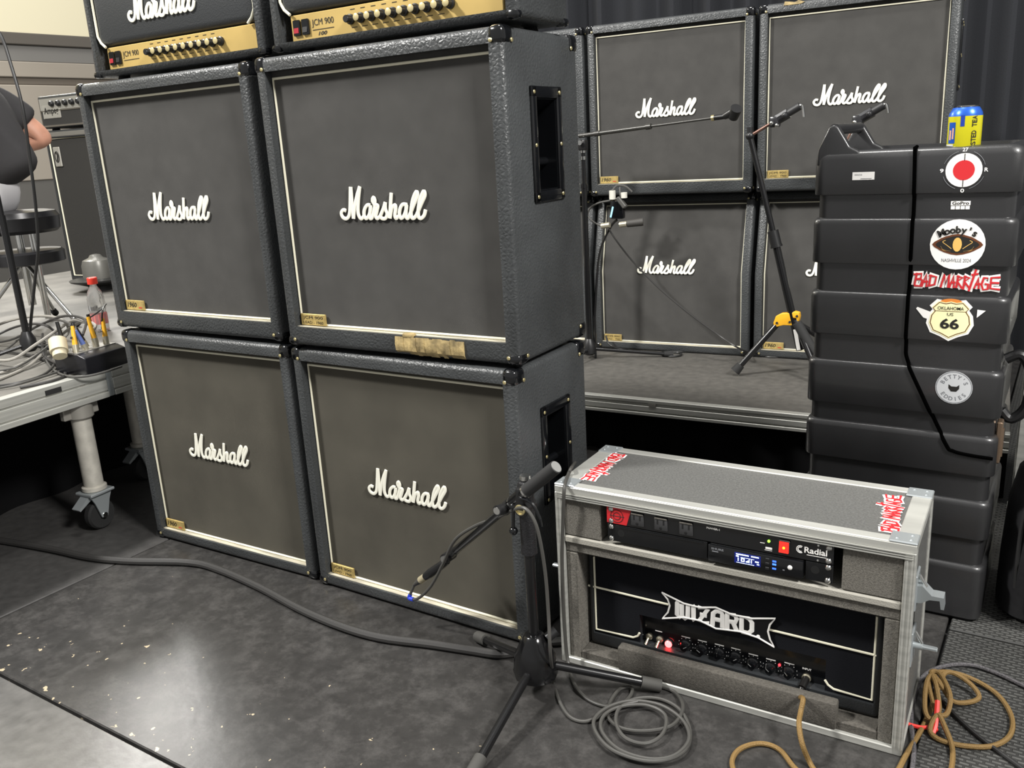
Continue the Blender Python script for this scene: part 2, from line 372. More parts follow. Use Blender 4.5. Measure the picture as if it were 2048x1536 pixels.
def cabinet(label, loc, rz, kind='straight', two=True, dusty=False, logo=(.37, .376)):
    d = cab_meshes(kind); t = thing('speaker_cabinet', label, 'speaker', loc, rz, 'guitar speaker cabinets in stacks')
    obj('body', d['body'], parent=t); obj('grille', d['grille'][1 if dusty else 0], parent=t)
    obj('piping', d['piping'], parent=t); tag(obj('bottom_ledge', d['ledge'], parent=t), 'pale dusty ledge under the grille')
    for c in d['corner']: obj('corner_protector', c, parent=t)
    tilt = -math.atan2(TH, CH-.39) if kind == 'angled' and logo[1] > .42 else 0
    tag(obj('logo', LOGO_CAB, parent=t, mx=MX.Translation((logo[0], lerp_front(kind, logo[1])+RD-.0075, logo[1])) @ MX.Rotation(tilt, 4, 'X') @ FRONT), 'white script logo reading Marshall')
    tag(obj('badge', BADGE[two], parent=t, loc=(LIP+.008, RD-.01, LIP+.004)), 'gold badge reading ' + ('JCM 900 LEAD 1960' if two else '1960'))
    if kind != 'angled':
        h = obj('side_handle', d['handle'], parent=t); obj('handle_cup', d['cup'], parent=h); obj('screws', d['screw'], parent=h)['kind'] = 'stuff'
    return t
cBL = cabinet('front right lower black speaker cabinet, dusty grille, behind the short black boom stand', (0, 0, .003), 0, two=True, dusty=True)
cBU = cabinet('front right upper black speaker cabinet with torn tape on its bottom edge', (.010, -.010, .788), .0269, 'stacked', two=True)
cAL = cabinet('front left lower black speaker cabinet beside the metal riser leg on casters', (-.792, -.0149, .003), .0303, two=False, dusty=True)
cAU = cabinet('front left upper black speaker cabinet under the leftmost amplifier head', (-.811, -.010, .788), .0283, 'stacked', two=False)
BR = .0956; bx, by, bz = -.1265, 2.1402, .263
def bk(i, z): return (bx+math.cos(BR)*.791*i, by+math.sin(BR)*.791*i, z)
cabinet('rear lower slanted speaker cabinet with a thin cable hanging across its grille', bk(0, bz), BR, 'angled', True, logo=(.365, .425))
cabinet('rear upper speaker cabinet behind the horizontal mic boom', bk(0, 1.040), BR, 'stacked', two=False)
cabinet('rear lower slanted speaker cabinet behind the yellow clamp of the stand', bk(1, bz), BR, 'angled', False, logo=(.365, .425))
cabinet('rear upper speaker cabinet on the right behind the tall moulded case', bk(1, 1.040), BR, 'stacked', two=True)
cabinet('rear lower slanted speaker cabinet hidden behind the front stacks', bk(-1, bz), BR, 'angled', True, logo=(.365, .425))
cabinet('rear upper speaker cabinet of which only a top corner shows behind the front stack', bk(-1, 1.040), BR, 'stacked', two=True)
# spacing feet between the stacked cabinets
FOOT = B().lathe([(.022, 0), (.024, .004), (.02, .0125)], 14).done('foot', [matt])
for c, zz in ((cBU, -.0305), (cAU, -.0305)):
    for x in (.07, .70):
        for y in (.06, .31): obj('foot', FOOT, parent=c, loc=(x, y, zz))
def tape():
    b = B(); n = 16; random.seed(3)
    for k in range(n):
        x0 = .395+k*.0135; a = .002*random.random()
        b.prism([(-.0035-a, .031+.004*random.random()), (-.006-a, .012), (-.004-a, -.004), (.006, -.012-.006*random.random()), (.008, -.004), (.002, .012), (.004, .03)], x0, x0+.0136, 'x')
    b.box(.42, .455, -.006, .012, .031, .043, .004, 2)
    return b
tag(obj('torn_tape', tape(), tan, cBU), 'torn brown tape peeling off the bottom edge')
tag(obj('torn_tape', B().prism([(.30, .742), (.37, .742), (.385, .748), (.36, .757), (.345, .75), (.335, .753), (.305, .757)], -.002, .01, 'y'), tan,
        [o for o in COL.objects if o.get('label', '').startswith('rear upper speaker cabinet on the right')][0], (-.2, 0, .0)), 'torn brown tape on the top edge')
# ------------------------------------------------------------------ amplifier heads on the front stacks
def head(label, parent_loc, rz, off, print_extra):
    w, d, h = .75, .25, .30; c, s = math.cos(rz), math.sin(rz)
    t = thing('amplifier_head', label, 'amplifier', (parent_loc[0]+c*off[0]-s*off[1], parent_loc[1]+s*off[0]+c*off[1], parent_loc[2]+CH+.001), rz, 'black and gold amplifier heads')
    z = .013
    outer = B().box(0, w, 0, d, z, z+h, .018, 3).done('o')
    obj('body', boolean(outer, [B().box(.028, w-.028, -.1, .055, z+.018, z+h-.03).done('c')]), parent=t).data.materials.append(vinyl)
    obj('front_pad', B().box(.032, w-.032, .012, .06, z+.086, z+h-.032, .02, 4), vinylb, t)
    r = .03; x0, x1, z0, z1 = .036, w-.036, z+.088, z+h-.036; y = .012
    obj('piping', B().tube([(x0+.03, y, z0-.004), (x0+.012, y, z0+.01), (x0, y, z0+.03), (x0, y, z1), (x1, y, z1), (x1, y, z0+.03), (x1-.012, y, z0+.01), (x1-.03, y, z0-.004)], .004, 8, False), pipe, t)
    p = obj('control_panel', B().box(.058, w-.045, .02, .05, z+.018, z+.083, .002, 1), gold, t)
    tag(p, 'gold control panel')
    q = B(); q.mesh(fit(solid_text('JCM 900', 1, .0), .168, z+.056, .074, .02), MX.Translation((0, .0192, 0)) @ FRONT)
    q.box(.132, .204, .0192, .0198, z+.040, z+.0415)
    for k in range(9): q.box(.262+k*.033, .28+k*.033, .0192, .0198, z+.032, z+.0335); q.box(.262+k*.033, .276+k*.033, .0192, .0198, z+.074, z+.0755)
    if print_extra: q.mesh(fit(solid_text('100', 1, .02, shear=.3), .165, z+.031, .03, .009), MX.Translation((0, .0192, 0)) @ FRONT)
    tag(obj('panel_print', q, ink, p), 'black lettering JCM 900', kind='stuff')
    for x, m in ((.068, red), (.098, gloss)):
        sw = obj('rocker_switch', B().box(x, x+.024, .014, .024, z+.032, z+.07, .002, 1), gloss, p)
        obj('rocker', B().prism([(.012, z+.038), (.016, z+.064), (.02, z+.064), (.02, z+.038)], x+.004, x+.02, 'x'), mat('red_switch', (150, 36, 48), .25) if m == red else blk, sw)
    for k in range(10):
        x = .262+k*.0335
        kn = obj('knob', B().lathe([(.0125, 0), (.0125, .006), (.0095, .008), (.009, .02), (.008, .022)], 16), blk, p, (x, .02, z+.052), (PI/2, 0, 0))
        if k: obj('knob_cap', B().lathe([(.0088, 0), (.0088, .001), (.007, .0022)], 14), mat('cream_gold_cap', (226, 210, 160), .25, .5), kn, (0, 0, .0215))
    lg = logo_mesh(.30); lg.materials.append(white)
    tag(obj('logo', lg, parent=t, mx=MX.Translation((.345, .009, z+.186)) @ FRONT), 'white script logo reading Marshall')
    for x in (0, 1):
        for zz in (0, 1):
            for yy in (0, 1):
                obj('corner_protector', B().box(-.002 if not x else w-.03, .03 if not x else w+.002, -.002 if not yy else d-.035, .028 if not yy else d+.002, z-.002 if not zz else z+h-.03, z+.018 if not zz else z+h+.002, .009, 2), gloss, t)
    for x in (.08, w-.08):
        for y in (.05, d-.05): obj('foot', FOOT, parent=t, loc=(x, y, 0), mx=MX.Translation((x, y, 0)) @ MX.Diagonal((.8, .8, 1.1, 1)))
    return t
head('black and gold amplifier head on the left front stack', (-.811, -.010, .788), .0283, (.078, .02), False)
head('black and gold amplifier head on the right front stack', (.010, -.010, .788), .0269, (.044, .03), True)

# ------------------------------------------------------------------ risers and drapes
deck_m = floor_mat('riser_deck_plywood', (76, 74, 70), .6, wear=False)
rr = .0802
def riser_rear():
    L = 2.7
    t = thing('stage_riser', 'rear low stage riser carrying the back row of speaker cabinets', 'riser', (-.93, 1.303, 0), 0.065)
    obj('deck', B().box(0, L, .03, 1.6, .235, .2628, .002, 1), deck_m, t)
    e = B()
    for z0, z1, y0 in ((.249, .2626, 0), (.236, .249, .006), (.215, .236, 0), (.209, .215, .006), (.196, .209, -.003)): e.box(0, L, y0, .035, z0, z1, .0015, 1)
    tag(obj('edge_profile', e, alu, t), 'ribbed aluminium edge')
    for x in (1.43, 2.33): obj('edge_clip', B().box(x, x+.03, -.003, .01, .2365, .2485), mat('grey_clip', (120, 118, 112), .5), t)
    for x in (.1, 1.3, 2.6):
        for y in (.25, 1.5): obj('leg', B().cyl((x, y, 0), (x, y, .235), .024), zinc, t)
    b = B(); n = 120
    b.loft([[(L*k/n, .07+.018*math.sin(k*.9)+dy, zz) for k in range(n+1)]+[(L*k/n, .085+.018*math.sin(k*.9)+dy, zz) for k in range(n, -1, -1)] for zz, dy in ((.0, 0), (.23, 0))])
    obj('skirt', b, mat('black_drape', (14, 14, 15), .95, spec=.1), t)
riser_rear()
def riser_left():
    z = .585; t = thing('stage_riser', 'left high drum riser with aluminium edge and casters', 'riser', (-.985, -.35, 0), .09-PI/2)
    # local x runs along the visible side away... built in a frame rotated -90 deg: local x -> world -y, local y -> world +x
    obj('deck', B().box(-2.6, 1.3, -3.0, -.03, z-.028, z, .002, 1), mat('grey_riser_deck', (94, 92, 87), .55, var=.15, vscale=6, bump=.1, bscale=60), t)
    for xa, xb in ((-.395, 1.3), (-2.6, -.42)):
        e = B()
        for z0, z1, y0 in ((z-.03, z+.001, 0), (z-.036, z-.03, -.006), (z-.075, z-.036, 0), (z-.08, z-.075, -.006), (z-.1, z-.08, .003)): e.box(xa, xb, -.04, y0, z0, z1, .0015, 1)
        tag(obj('edge_profile', e, alu, t), 'ribbed aluminium edge')
    obj('edge_clip', B().box(-.215, -.155, -.002, .0025, z-.029, z-.012), matt, t)
    obj('corner_bracket', B().box(-.42, -.395, -.05, .0, z-.1, z-.002, .004, 2), zinc, t)
    for lx, ly in ((-.30, -.05), (-.72, -.30), (-2.4, -.1), (-.3, -2.8), (1.1, -.06)):
        l = obj('leg', B().cyl((lx, ly, .155), (lx, ly, z-.1), .034, n=20).lathe([(.036, .150), (.043, .156), (.043, .168), (.035, .172)], 18, 0, MX.Translation((lx, ly, 0))), mat('galvanised_tube', (196, 192, 182), .5, .4, var=.06, vscale=30), t)
        obj('leg_socket', B().lathe([(.042, z-.155), (.046, z-.15), (.046, z-.1), (.046, z-.03)], 16, 0, MX.Translation((lx, ly, 0))).box(lx-.07, lx+.07, ly-.012, ly+.012, z-.15, z-.1, .003, 1), mat('grey_socket', (150, 147, 140), .5, .4), l)
        c = obj('caster', B().box(lx-.05, lx+.05, ly-.045, ly+.045, .141, .152, .003, 1), zinc, t)
        fk = B()
        for s in (-1, 1):
            fk.prism([(lx-.045, .142), (lx+.045, .142), (lx+.03, .11), (lx+.012, .05), (lx-.012, .05), (lx-.03, .11)], ly+s*.028-.003, ly+s*.028+.003, 'y')
        fk.prism([(lx+.03, .13), (lx+.085, .10), (lx+.09, .107), (lx+.045, .142)], ly-.02, ly+.02, 'y')
        obj('caster_fork', fk, zinc, c)
        obj('caster_wheel', B().lathe([(.03, -.018), (.05, -.018), (.056, -.01), (.056, .01), (.05, .018), (.03, .018)], 24, 0, MX.Translation((lx, ly, .0565)) @ MX.Rotation(PI/2, 4, 'X')).cyl((lx, ly-.034, .0565), (lx, ly+.034, .0565), .01, mi=1), [matt, chrome], c)
    b = B(); n = 80
    ring = [(-2.4+3.7*k/n, -.55+.02*math.sin(k*.8)) for k in range(n+1)]
    b.loft([[(x, y, zz) for x, y in ring]+[(x, y-.012, zz) for x, y in ring[::-1]] for zz in (.0, z-.03)])
    obj('skirt', b, mat('black_drape', (14, 14, 15), .95, spec=.1), t)
    return t
riser_left()
def curtain(label, x0, y0, x1, y1, h, amp, n, m):
    d = V((x1-x0, y1-y0, 0)); L = d.length; d.normalize(); nn = V((-d.y, d.x, 0)); random.seed(5)
    ph = [random.uniform(.6, 1.4) for _ in range(n+1)]; pts = []
    for k in range(n*10+1):
        a = k/10; p = V((x0, y0, 0))+d*(L*k/(n*10)) + nn*amp*math.sin(a*2*PI)*ph[min(n, int(a))]
        pts.append(p)
    b = B().loft([[(p.x, p.y, z) for p in pts]+[(p.x+nn.x*.01, p.y+nn.y*.01, z) for p in pts[::-1]] for z in (0, h)])
    tag(obj('curtain', b, m), label, 'curtain')
curtain('long black pleated stage curtain behind the rear speaker cabinets', -1.9, 3.25, 4.6, 3.95, 4.6, .05, 30, mat('black_curtain', (25, 27, 32), .9, bump=.2, bscale=120))

# ------------------------------------------------------------------ amp rack (flight case)
RK = thing('flight_case', 'grey carpeted flight case with silver edges open at the front, holding an amplifier', 'case', (.8756, -.0098, 0), .0286)
RW, RDp, RH = .805, .293, .488; t_ = .012
b = B().box(t_, RW-t_, t_, RDp-t_, RH-t_-.001, RH-.002)
tag(obj('top_panel', b, laminate, RK), 'dark grey laminate top')
obj('side_panel', B().box(.003, .015, t_, RDp-t_, .01, RH-.01), laminate, RK)
obj('side_panel', B().box(RW-.015, RW-.003, t_, RDp-t_, .01, RH-.01), laminate, RK)
obj('back_panel', B().box(t_, RW-t_, RDp-.012, RDp-.003, .01, RH-.01), laminate, RK)
obj('bottom_panel', B().box(t_, RW-t_, .005, RDp-t_, .004, .016), laminate, RK)
def angle_bar(p, q, w=.026, two=True):
    """double angle aluminium extrusion: box core with raised ribs"""
    b = B(); x0, y0, z0 = p; x1, y1, z1 = q
    b.box(x0, x1, y0, y1, z0, z1, .002, 1); return b
E = .001; wd = .027
bars = [((0-E, -.002, RH-.02), (RW+E, .008, RH-.001)), ((0-E, -E, RH-.012), (RW+E, wd, RH+E)), ((0-E, RDp-wd, RH-.02), (RW+E, RDp+E, RH+E)),
        ((0-E, 0, RH-.02), (wd+.012, RDp, RH+E)), ((RW-wd-.012, 0, RH-.02), (RW+E, RDp, RH+E)),
        ((0-E, -.003, 0), (.02, wd, RH-.018)), ((RW-.02, -.003, 0), (RW+E, wd, RH-.018)), ((0-E, RDp-wd, 0), (.02, RDp+E, RH-.018)), ((RW-.02, RDp-wd, 0), (RW+E, RDp+E, RH-.018)),
        ((0-E, -.003, 0), (RW+E, .012, .018)), ((0-E, 0, 0), (.02, RDp, .016)), ((RW-.02, 0, 0), (RW+E, RDp, .016))]
for p, q in bars:
    tag(obj('edge_bar', angle_bar(p, q), alu, RK), 'aluminium edge')
ri = B()
for k in range(3): ri.box(.004, RW-.004, -.0052, .0, RH-.0215-.0052*k, RH-.0188-.0052*k)
for xx in (.0035, .0125, RW-.0065, RW-.0155): ri.box(xx, xx+.0028, -.0045, .0, .02, RH-.035)
obj('edge_ribs', ri, alu, RK)
for x in (.0, RW-.05):
    for y in (0, RDp-.045):
        c = B().box(x-.0015, x+.0515, y-.0015, y+.0465, RH-.002, RH+.0035, .002, 1)
        for a, bb in ((.012, .012), (.038, .012), (.012, .034)): c.ball((x+(a if x == 0 else .05-a), y+(bb if y == 0 else .045-bb), RH+.0035), .0042, 8, 0, (1, 1, .5))
        obj('corner_plate', c, zinc, RK)
# carpeted interior
obj('carpet_block', B().box(.02, .118, .004, .25, .357, RH-.024, .003, 1), carpet, RK)
obj('carpet_block', B().box(.668, RW-.02, .004, .25, .357, RH-.024, .003, 1), carpet, RK)
obj('carpet_strip', B().box(.118, .668, .006, .06, .460, RH-.02, .002, 1), foam, RK)
tag(obj('divider', B().box(.02, RW-.02, .0, .27, .338, .356, .003, 1), mat('pale_grey_divider', (150, 147, 138), .8, bump=.3, bscale=300), RK), 'pale grey divider bar')
obj('carpet_strip', B().box(.02, RW-.02, .006, .26, .312, .338, .003, 1), carpet, RK)
obj('carpet_side', B().box(.02, .052, .006, .26, .016, .312, .003, 1), carpet, RK)
obj('carpet_side', B().box(.755, RW-.02, .006, .26, .016, .312, .003, 1), carpet, RK)
obj('carpet_floor', B().box(.052, .755, .006, .26, .016, .04, .003, 1), foam, RK)
tag(obj('foam_block', B().box(.155, .672, -.001, .028, .018, .082, .005, 2), foam, RK), 'grey foam bar in front of the amplifier')
for z, x in ((.365, 1), (.235, 1), (.235, 0)):
    sg = 1 if x else -1; X = RW if x else 0
    l = obj('latch', B().box(X-.003, X+.003, .03, .085, z-.04, z+.04, .002, 1), zinc, RK)
    if z > .3:
        obj('latch_tab', B().prism([(X+sg*.002, z+.012), (X+sg*.012, z+.014), (X+sg*.03, z-.004), (X+sg*.052, z-.004), (X+sg*.054, z-.03), (X+sg*.048, z-.03), (X+sg*.045, z-.012), (X+sg*.026, z-.014), (X+sg*.012, z-.024), (X+sg*.002, z-.026)], .045, .075, 'y'), zinc, l)
    else:
        obj('latch_tab', B().cyl((X+sg*.003, .058, z), (X+sg*.02, .058, z), .008).box(min(X+sg*.018, X+sg*.048), max(X+sg*.018, X+sg*.048), .052, .064, z-.004, z+.004, .002, 1), zinc, l)
    obj('latch_hook', B().cyl((X+sg*.004, .058, z+.032), (X+sg*.018, .058, z+.008), .0035), chrome, l)

# graffiti lettering
GR = [[[(0,.1),(.15,1.0)], [(-.12,.88),(.55,.95),(.5,.6),(.12,.55)], [(.12,.55),(.62,.5),(.5,.05),(-.02,.08)]],       # B
      [[(.6,.0),(.95,.95),(1.0,.0)], [(.62,.35),(1.1,.4)]],                                                            # A
      [[(1.2,.05),(1.3,.9)], [(1.15,.85),(1.75,.75),(1.65,.2),(1.12,.08)]],                                             # D
      [[(2.15,.0),(2.4,.95),(2.5,.3),(2.78,.95),(2.75,.0)]],                                                            # M
      [[(2.85,.0),(3.15,.9),(3.2,.0)], [(2.9,.35),(3.3,.4)]],                                                           # A
      [[(3.4,.0),(3.5,.9)], [(3.38,.85),(3.85,.75),(3.45,.48),(3.85,-.02)]],                                            # R
      [[(3.95,-.1),(4.05,.9)], [(3.93,.85),(4.4,.75),(4.0,.48),(4.45,.0)]],                                             # R
      [[(4.4,-.2),(4.85,1.35)], [(4.5,.95),(5.05,1.05)]],                                                               # I as a dagger
      [[(4.8,.0),(5.1,.8),(5.15,.0)], [(4.85,.3),(5.25,.35)]],                                                          # A
      [[(5.8,.75),(5.5,.8),(5.35,.3),(5.5,-.05),(5.85,.0),(5.85,.35),(5.6,.35)]],                                       # G
      [[(6.75,.85),(6.05,.8),(6.05,.05),(6.8,.0)], [(6.05,.45),(6.7,.45)]]]                                             # E
def graffiti(w):
    k = w/6.95
    ls = [[((x-3.35)*k, (y-.5)*k*1.25) for x, y in l] for L in GR for l in L]
    b = B()
    r0 = B()
    for l in ls: r0.tube([(x, y, 0) for x, y in l], .27*k, 8, False, flat=.05)
    r1 = B()
    for l in ls: r1.tube([(x, y, .0006) for x, y in l], .10*k, 6, False)
    for v in r1.bm.verts: v.co.z = .0006+(v.co.z-.0006)*.25
    b.mesh(r0.done(), None, 0); b.mesh(r1.done(), MX.Translation((0, 0, .0006)), 1)
    return b.done('sticker', [paper, red])
def pl(o, u, v, n):
    u, v, n = V(u).normalized(), V(v).normalized(), V(n).normalized()
    return MX.Translation(o) @ MX((u, v, n)).transposed().to_4x4()
tag(obj('sticker', graffiti(.20), parent=RK, mx=pl((.738, .14, RH-.0005), (-.12, 1, 0), (-1, -.12, 0), (0, 0, 1))), 'red and white sticker reading BAD MARRIAGE')
tag(obj('sticker', graffiti(.20), parent=RK, mx=pl((.062, .15, RH-.0005), (.02, -1, 0), (1, .02, 0), (0, 0, 1))), 'red and white sticker reading BAD MARRIAGE')

# ------------------------------------------------------------------ rack units
ro = RK.matrix_basis.copy()
def on_rack(name, label, cat, x, y, z):
    p = MX.Translation((.8756, -.0098, 0)) @ MX.Rotation(.0286, 4, 'Z') @ V((x, y, z)); return thing(name, label, cat, p, .0286)
PC = on_rack('power_conditioner', 'thin black power conditioner with three sockets and a glowing red switch in the case', 'rack unit', .137, .001, .411)
obj('face_plate', B().box(0, .514, 0, .004, 0, .0435, .001, 1), gloss, PC)
obj('chassis', B().box(.02, .494, .004, .2, .002, .042), blk, PC)
rp = obj('red_corner', B().prism([(.0, .002), (.05, .002), (.062, .042), (.0, .042)], -.0008, .0005, 'y'), red, PC)
q = B()
for r in (.016, .009): q.tube([(.026+r*math.cos(a*PI/8), -.001, .022+r*math.sin(a*PI/8)) for a in range(16)], .0007, 5, False, True)
q.tube([(.008, -.001, .022), (.045, -.001, .022)], .0007, 5, False); obj('target_print', q, ink, rp)
for x in (.078, .136, .196):
    s = obj('power_socket', B().box(x-.016, x+.016, -.004, .002, .006, .038, .003, 2), mat('socket_grey', (54, 54, 55), .5), PC)
    q = B().box(x-.009, x-.006, -.0045, -.0035, .022, .033).box(x+.006, x+.009, -.0045, -.0035, .022, .033).ball((x, -.0038, .013), .004, 10, 0, (1, .2, 1))
    obj('socket_slots', q, mat('slot_black', (4, 4, 4), .9), s)
    obj('socket_lip', B().box(x-.015, x+.015, -.0052, -.003, .034, .038, .001, 1), foam, s)
q = B(); q.mesh(fit(solid_text('POWER-1', 1, .03), .258, .034, .03, .005), MX.Translation((0, -.0006, 0)) @ FRONT)
q.mesh(fit(solid_text('Radial', 1, .02), .478, .024, .046, .014), MX.Translation((0, -.0006, 0)) @ FRONT)
for r in (.008, .005): q.tube([(.447+r*math.cos(a), -.0008, .023+r*math.sin(a)) for a in [PI*.35+k*PI*1.3/8 for k in range(9)]], .0009, 5, False)
q.box(.46, .5, -.0008, 0, .0125, .0132); q.box(.362, .372, -.0008, 0, .021, .022); q.box(.372, .388, -.0008, 0, .006, .0065); q.box(.374, .388, -.0008, 0, .009, .0135)
tag(obj('panel_print', q, paper, PC), 'white lettering POWER-1 and Radial', kind='stuff')
sw = obj('power_switch', B().box(.402, .426, -.005, .002, .008, .038, .002, 1), blk, PC)
tag(obj('switch_rocker', B().prism([(-.009, .011), (-.006, .035), (.0, .035), (.0, .011)], .404, .424, 'x'), mat('red_lit_switch', (235, 40, 30), .3, emit=.9), sw), 'glowing red rocker')
obj('switch_lamp', B().ball((.414, -.0075, .022), .003, 8), mat('amber_glow', (255, 170, 40), .3, emit=2), sw)
obj('led', B().ball((.381, -.0015, .0285), .0032, 8), mat('green_led', (150, 255, 70), .3, emit=2), PC)
def bolts(par, xs, zs):
    for x in xs:
        for z in zs: obj('bolt', B().lathe([(.006, 0), (.0065, .001), (.0045, .0035), (.002, .004)], 12), chrome, par, (x, 0, z), (PI/2, 0, 0))
bolts(PC, (.010, .504), (.007, .037)); obj('small_screws', B().ball((.483, -.0005, .005), .0028, 8).ball((.483, -.0005, .039), .0028, 8), chrome, PC)['kind'] = 'stuff'
WR = on_rack('wireless_receiver', 'half width black wireless receiver with a small blue lit display', 'rack unit', .137, .001, .366)
obj('blank_plate', B().box(.0, .245, .001, .005, 0, .043, .001, 1).box(.03, .235, -.001, .002, .038, .041), gloss, WR)
obj('chassis', B().box(.25, .455, .002, .2, 0, .043, .002, 1), blk, WR)
fp = obj('face_plate', B().box(.248, .455, -.006, .003, .001, .042, .003, 2), gloss, WR)
obj('rack_ear', B().box(.458, .514, .001, .005, 0, .043, .001, 1), gloss, WR)
obj('ear_hole', B().lathe([(.009, 0), (.009, .0006)], 16), mat('slot_black', (4, 4, 4), .9), WR, (.478, .001, .026), (PI/2, 0, 0))
obj('ear_hole', B().lathe([(.009, 0), (.009, .0006)], 16), mat('slot_black', (4, 4, 4), .9), WR, (.035, .001, .024), (PI/2, 0, 0))
ds = obj('display', B().box(.308, .366, -.0068, -.004, .010, .036, .001, 1), mat('display_blue', (14, 26, 96), .2, emit=.5), WR)
q = B(); dm = mat('display_white', (205, 225, 255), .3, emit=2.2); y = -.0072
for x0, x1, z0, z1 in ((.312, .34, .031, .0335), (.345, .362, .031, .0335), (.312, .318, .026, .029), (.322, .352, .0255, .0262), (.316, .318, .016, .024), (.323, .325, .016, .024), (.325, .329, .016, .018), (.325, .329, .022, .024), (.329, .331, .016, .024), (.334, .336, .016, .019), (.337, .339, .016, .021), (.34, .342, .016, .024), (.345, .347, .016, .024), (.354, .362, .02, .023), (.358, .363, .015, .017), (.313, .352, .012, .0128)):
    q.box(x0, x1, y, y+.0006, z0, z1)
tag(obj('display_readout', q, dm, ds), 'white lit readout on the blue display')
q = B().mesh(fit(solid_text('SHURE', 1, .03), .27, .034, .028, .005), MX.Translation((0, -.0064, 0)) @ FRONT).box(.258, .272, -.0066, -.006, .0265, .0285)
q.box(.413, .417, -.0066, -.006, .014, .016)
tag(obj('panel_print', q, mat('grey_print', (120, 122, 126), .5), WR), 'grey maker lettering SHURE', kind='stuff')
for z in (.012, .023, .033): obj('button', B().box(.376, .384, -.0085, -.005, z-.003, z+.003, .001, 1), blk, WR)
for z, c in ((.031, 1), (.024, 2), (.014, 1)): obj('indicator', B().box(.391, .399, -.007, -.005, z-.0018, z+.0018), mat('blue_led_%d' % c, (60, 110, 255), .3, emit=1.2*c), WR)
obj('button', B().lathe([(.005, 0), (.005, .002), (.003, .003)], 14), paper, WR, (.428, -.006, .024), (PI/2, 0, 0))
bolts(WR, (.010, .504), (.007, .037))

# ------------------------------------------------------------------ amplifier head in the case
AH = on_rack('amplifier_head', 'black amplifier head lettered WIZARD with a red pilot lamp inside the flight case', 'amplifier', .058, .045, .0405)
AW, AHt, AD = .693, .262, .2
outer = B().box(0, AW, 0, AD, 0, AHt, .012, 3).done('o')
obj('body', boolean(outer, [B().box(.012, AW-.012, -.1, .012, .034, AHt-.01).done('c'), B().box(.135, AW-.115, -.1, .05, .034, .112).done('c2')]), parent=AH).data.materials.append(vinylb)
velvet = mat('black_front_cloth', (20, 21, 25), .9, spec=.15, bump=.2, bscale=400)
obj('front_cloth', B().box(.012, AW-.012, .008, .016, .112, AHt-.01).box(.012, .135, .008, .016, .034, .112).box(AW-.115, AW-.012, .008, .016, .034, .112), velvet, AH)
obj('control_panel', B().box(.135, AW-.115, .026, .05, .034, .112), gloss, AH)
y = .006
obj('piping', B().tube([(.135, y, .062), (.13, y, .052), (.118, y, .045), (.016, y, .042), (.016, y, AHt-.016)], .0028, 6, False), pipe, AH)
obj('piping', B().tube([(AW-.115, y, .062), (AW-.108, y, .052), (AW-.096, y, .045), (AW-.016, y, .042), (AW-.016, y, AHt-.016)], .0028, 6, False), pipe, AH)

# emblem: concave sided plate with pointed corners
CROP = [(610,85),(720,140),(800,160),(880,160),(960,195),(1060,215),(1178,215),(1150,245),(1140,280),(1150,320),(1172,358),(1090,310),(1000,280),(880,265),(800,225),(720,210),(612,215),(640,185),(650,150),(640,120)]
iM = (MX.Translation((.8756, -.0098, 0)) @ MX.Rotation(.0286, 4, 'Z') @ MX.Translation((.058, .045, .0405))).inverted()
def rl(px, py, off):
    o = iM @ CP; d = (iM.to_3x3() @ (CR*((px-1024)/FPX) - CU*((py-768)/FPX) + CF)); s = (off-o.y)/d.y; return o+d*s
em = [rl(1080+u/2.4976, 1150+v/2.4976, .004) for u, v in CROP]
for a, c in (((1177, 1170.5), (1337, 1209)), ((1538, 1259), (1753, 1311))): obj('piping', B().tube([rl(*a, .006), rl(*c, .006)], .0028, 6, False), pipe, AH)
eo = obj('emblem', B().prism([(p.x, p.z) for p in em], .003, .007, 'y'), mat('emblem_black', (12, 12, 14), .3), AH)
obj('emblem_rim', B().tube([(p.x, .002, p.z) for p in em], .0022, 6, False, True), paper, eo)
WZ = [[[(0,.95),(.08,.9),(.06,.15),(.2,.03),(.32,.15),(.32,.85)], [(.32,.15),(.48,.03),(.62,.15),(.64,.95)]], [[(.88,.95),(.92,.9),(.92,.1),(.98,.03)]],
      [[(1.15,.9),(1.65,.9),(1.2,.08),(1.72,.08)], [(1.25,.5),(1.6,.5)]], [[(1.88,.0),(1.92,.75),(2.08,.92),(2.32,.92),(2.38,.8),(2.38,.0)], [(1.92,.42),(2.38,.42)]],
      [[(2.62,.0),(2.62,.92),(2.98,.92),(3.08,.75),(3.02,.52),(2.66,.48)], [(2.9,.48),(3.1,.0)]], [[(3.32,.06),(3.32,.92),(3.66,.92),(3.82,.72),(3.82,.26),(3.66,.06),(3.32,.06)]]]
p0, p1 = rl(1352, 1222, .002), rl(1510, 1250, .002)
wk = (p1.x-p0.x)/3.95
wm = strokes([[((x-1.93)*wk, (yy-.5)*wk*.92) for x, yy in l] for L in WZ for l in L], 0.118*wk, .1, False, 8)
bb = B().mesh(wm).ball((2.2*wk, -.46*wk, 0), .1*wk, 8, 0, (1, 1, .2)); wm = bb.done('t', [paper])
tag(obj('emblem_lettering', wm, parent=eo, mx=MX.Translation(((p0.x+p1.x)/2-.003, .0025, (p0.z+p1.z)/2)) @ FRONT), 'white lettering WIZARD')
def toggle(x, z):
    k = obj('toggle_switch', B().lathe([(.009, 0), (.009, .003), (.006, .005), (.005, .009)], 14).cyl((0, 0, .006), (-.002, -.012, .022), .0028, .004), mat('nickel', (206, 198, 176), .25, .9), AH, (x, .026, z), (PI/2, 0, 0))
for px, py in ((1297, 1275), (1318, 1281)):
    p = rl(px, py, .02); toggle(p.x, p.z)
p = rl(1337, 1288, .02)
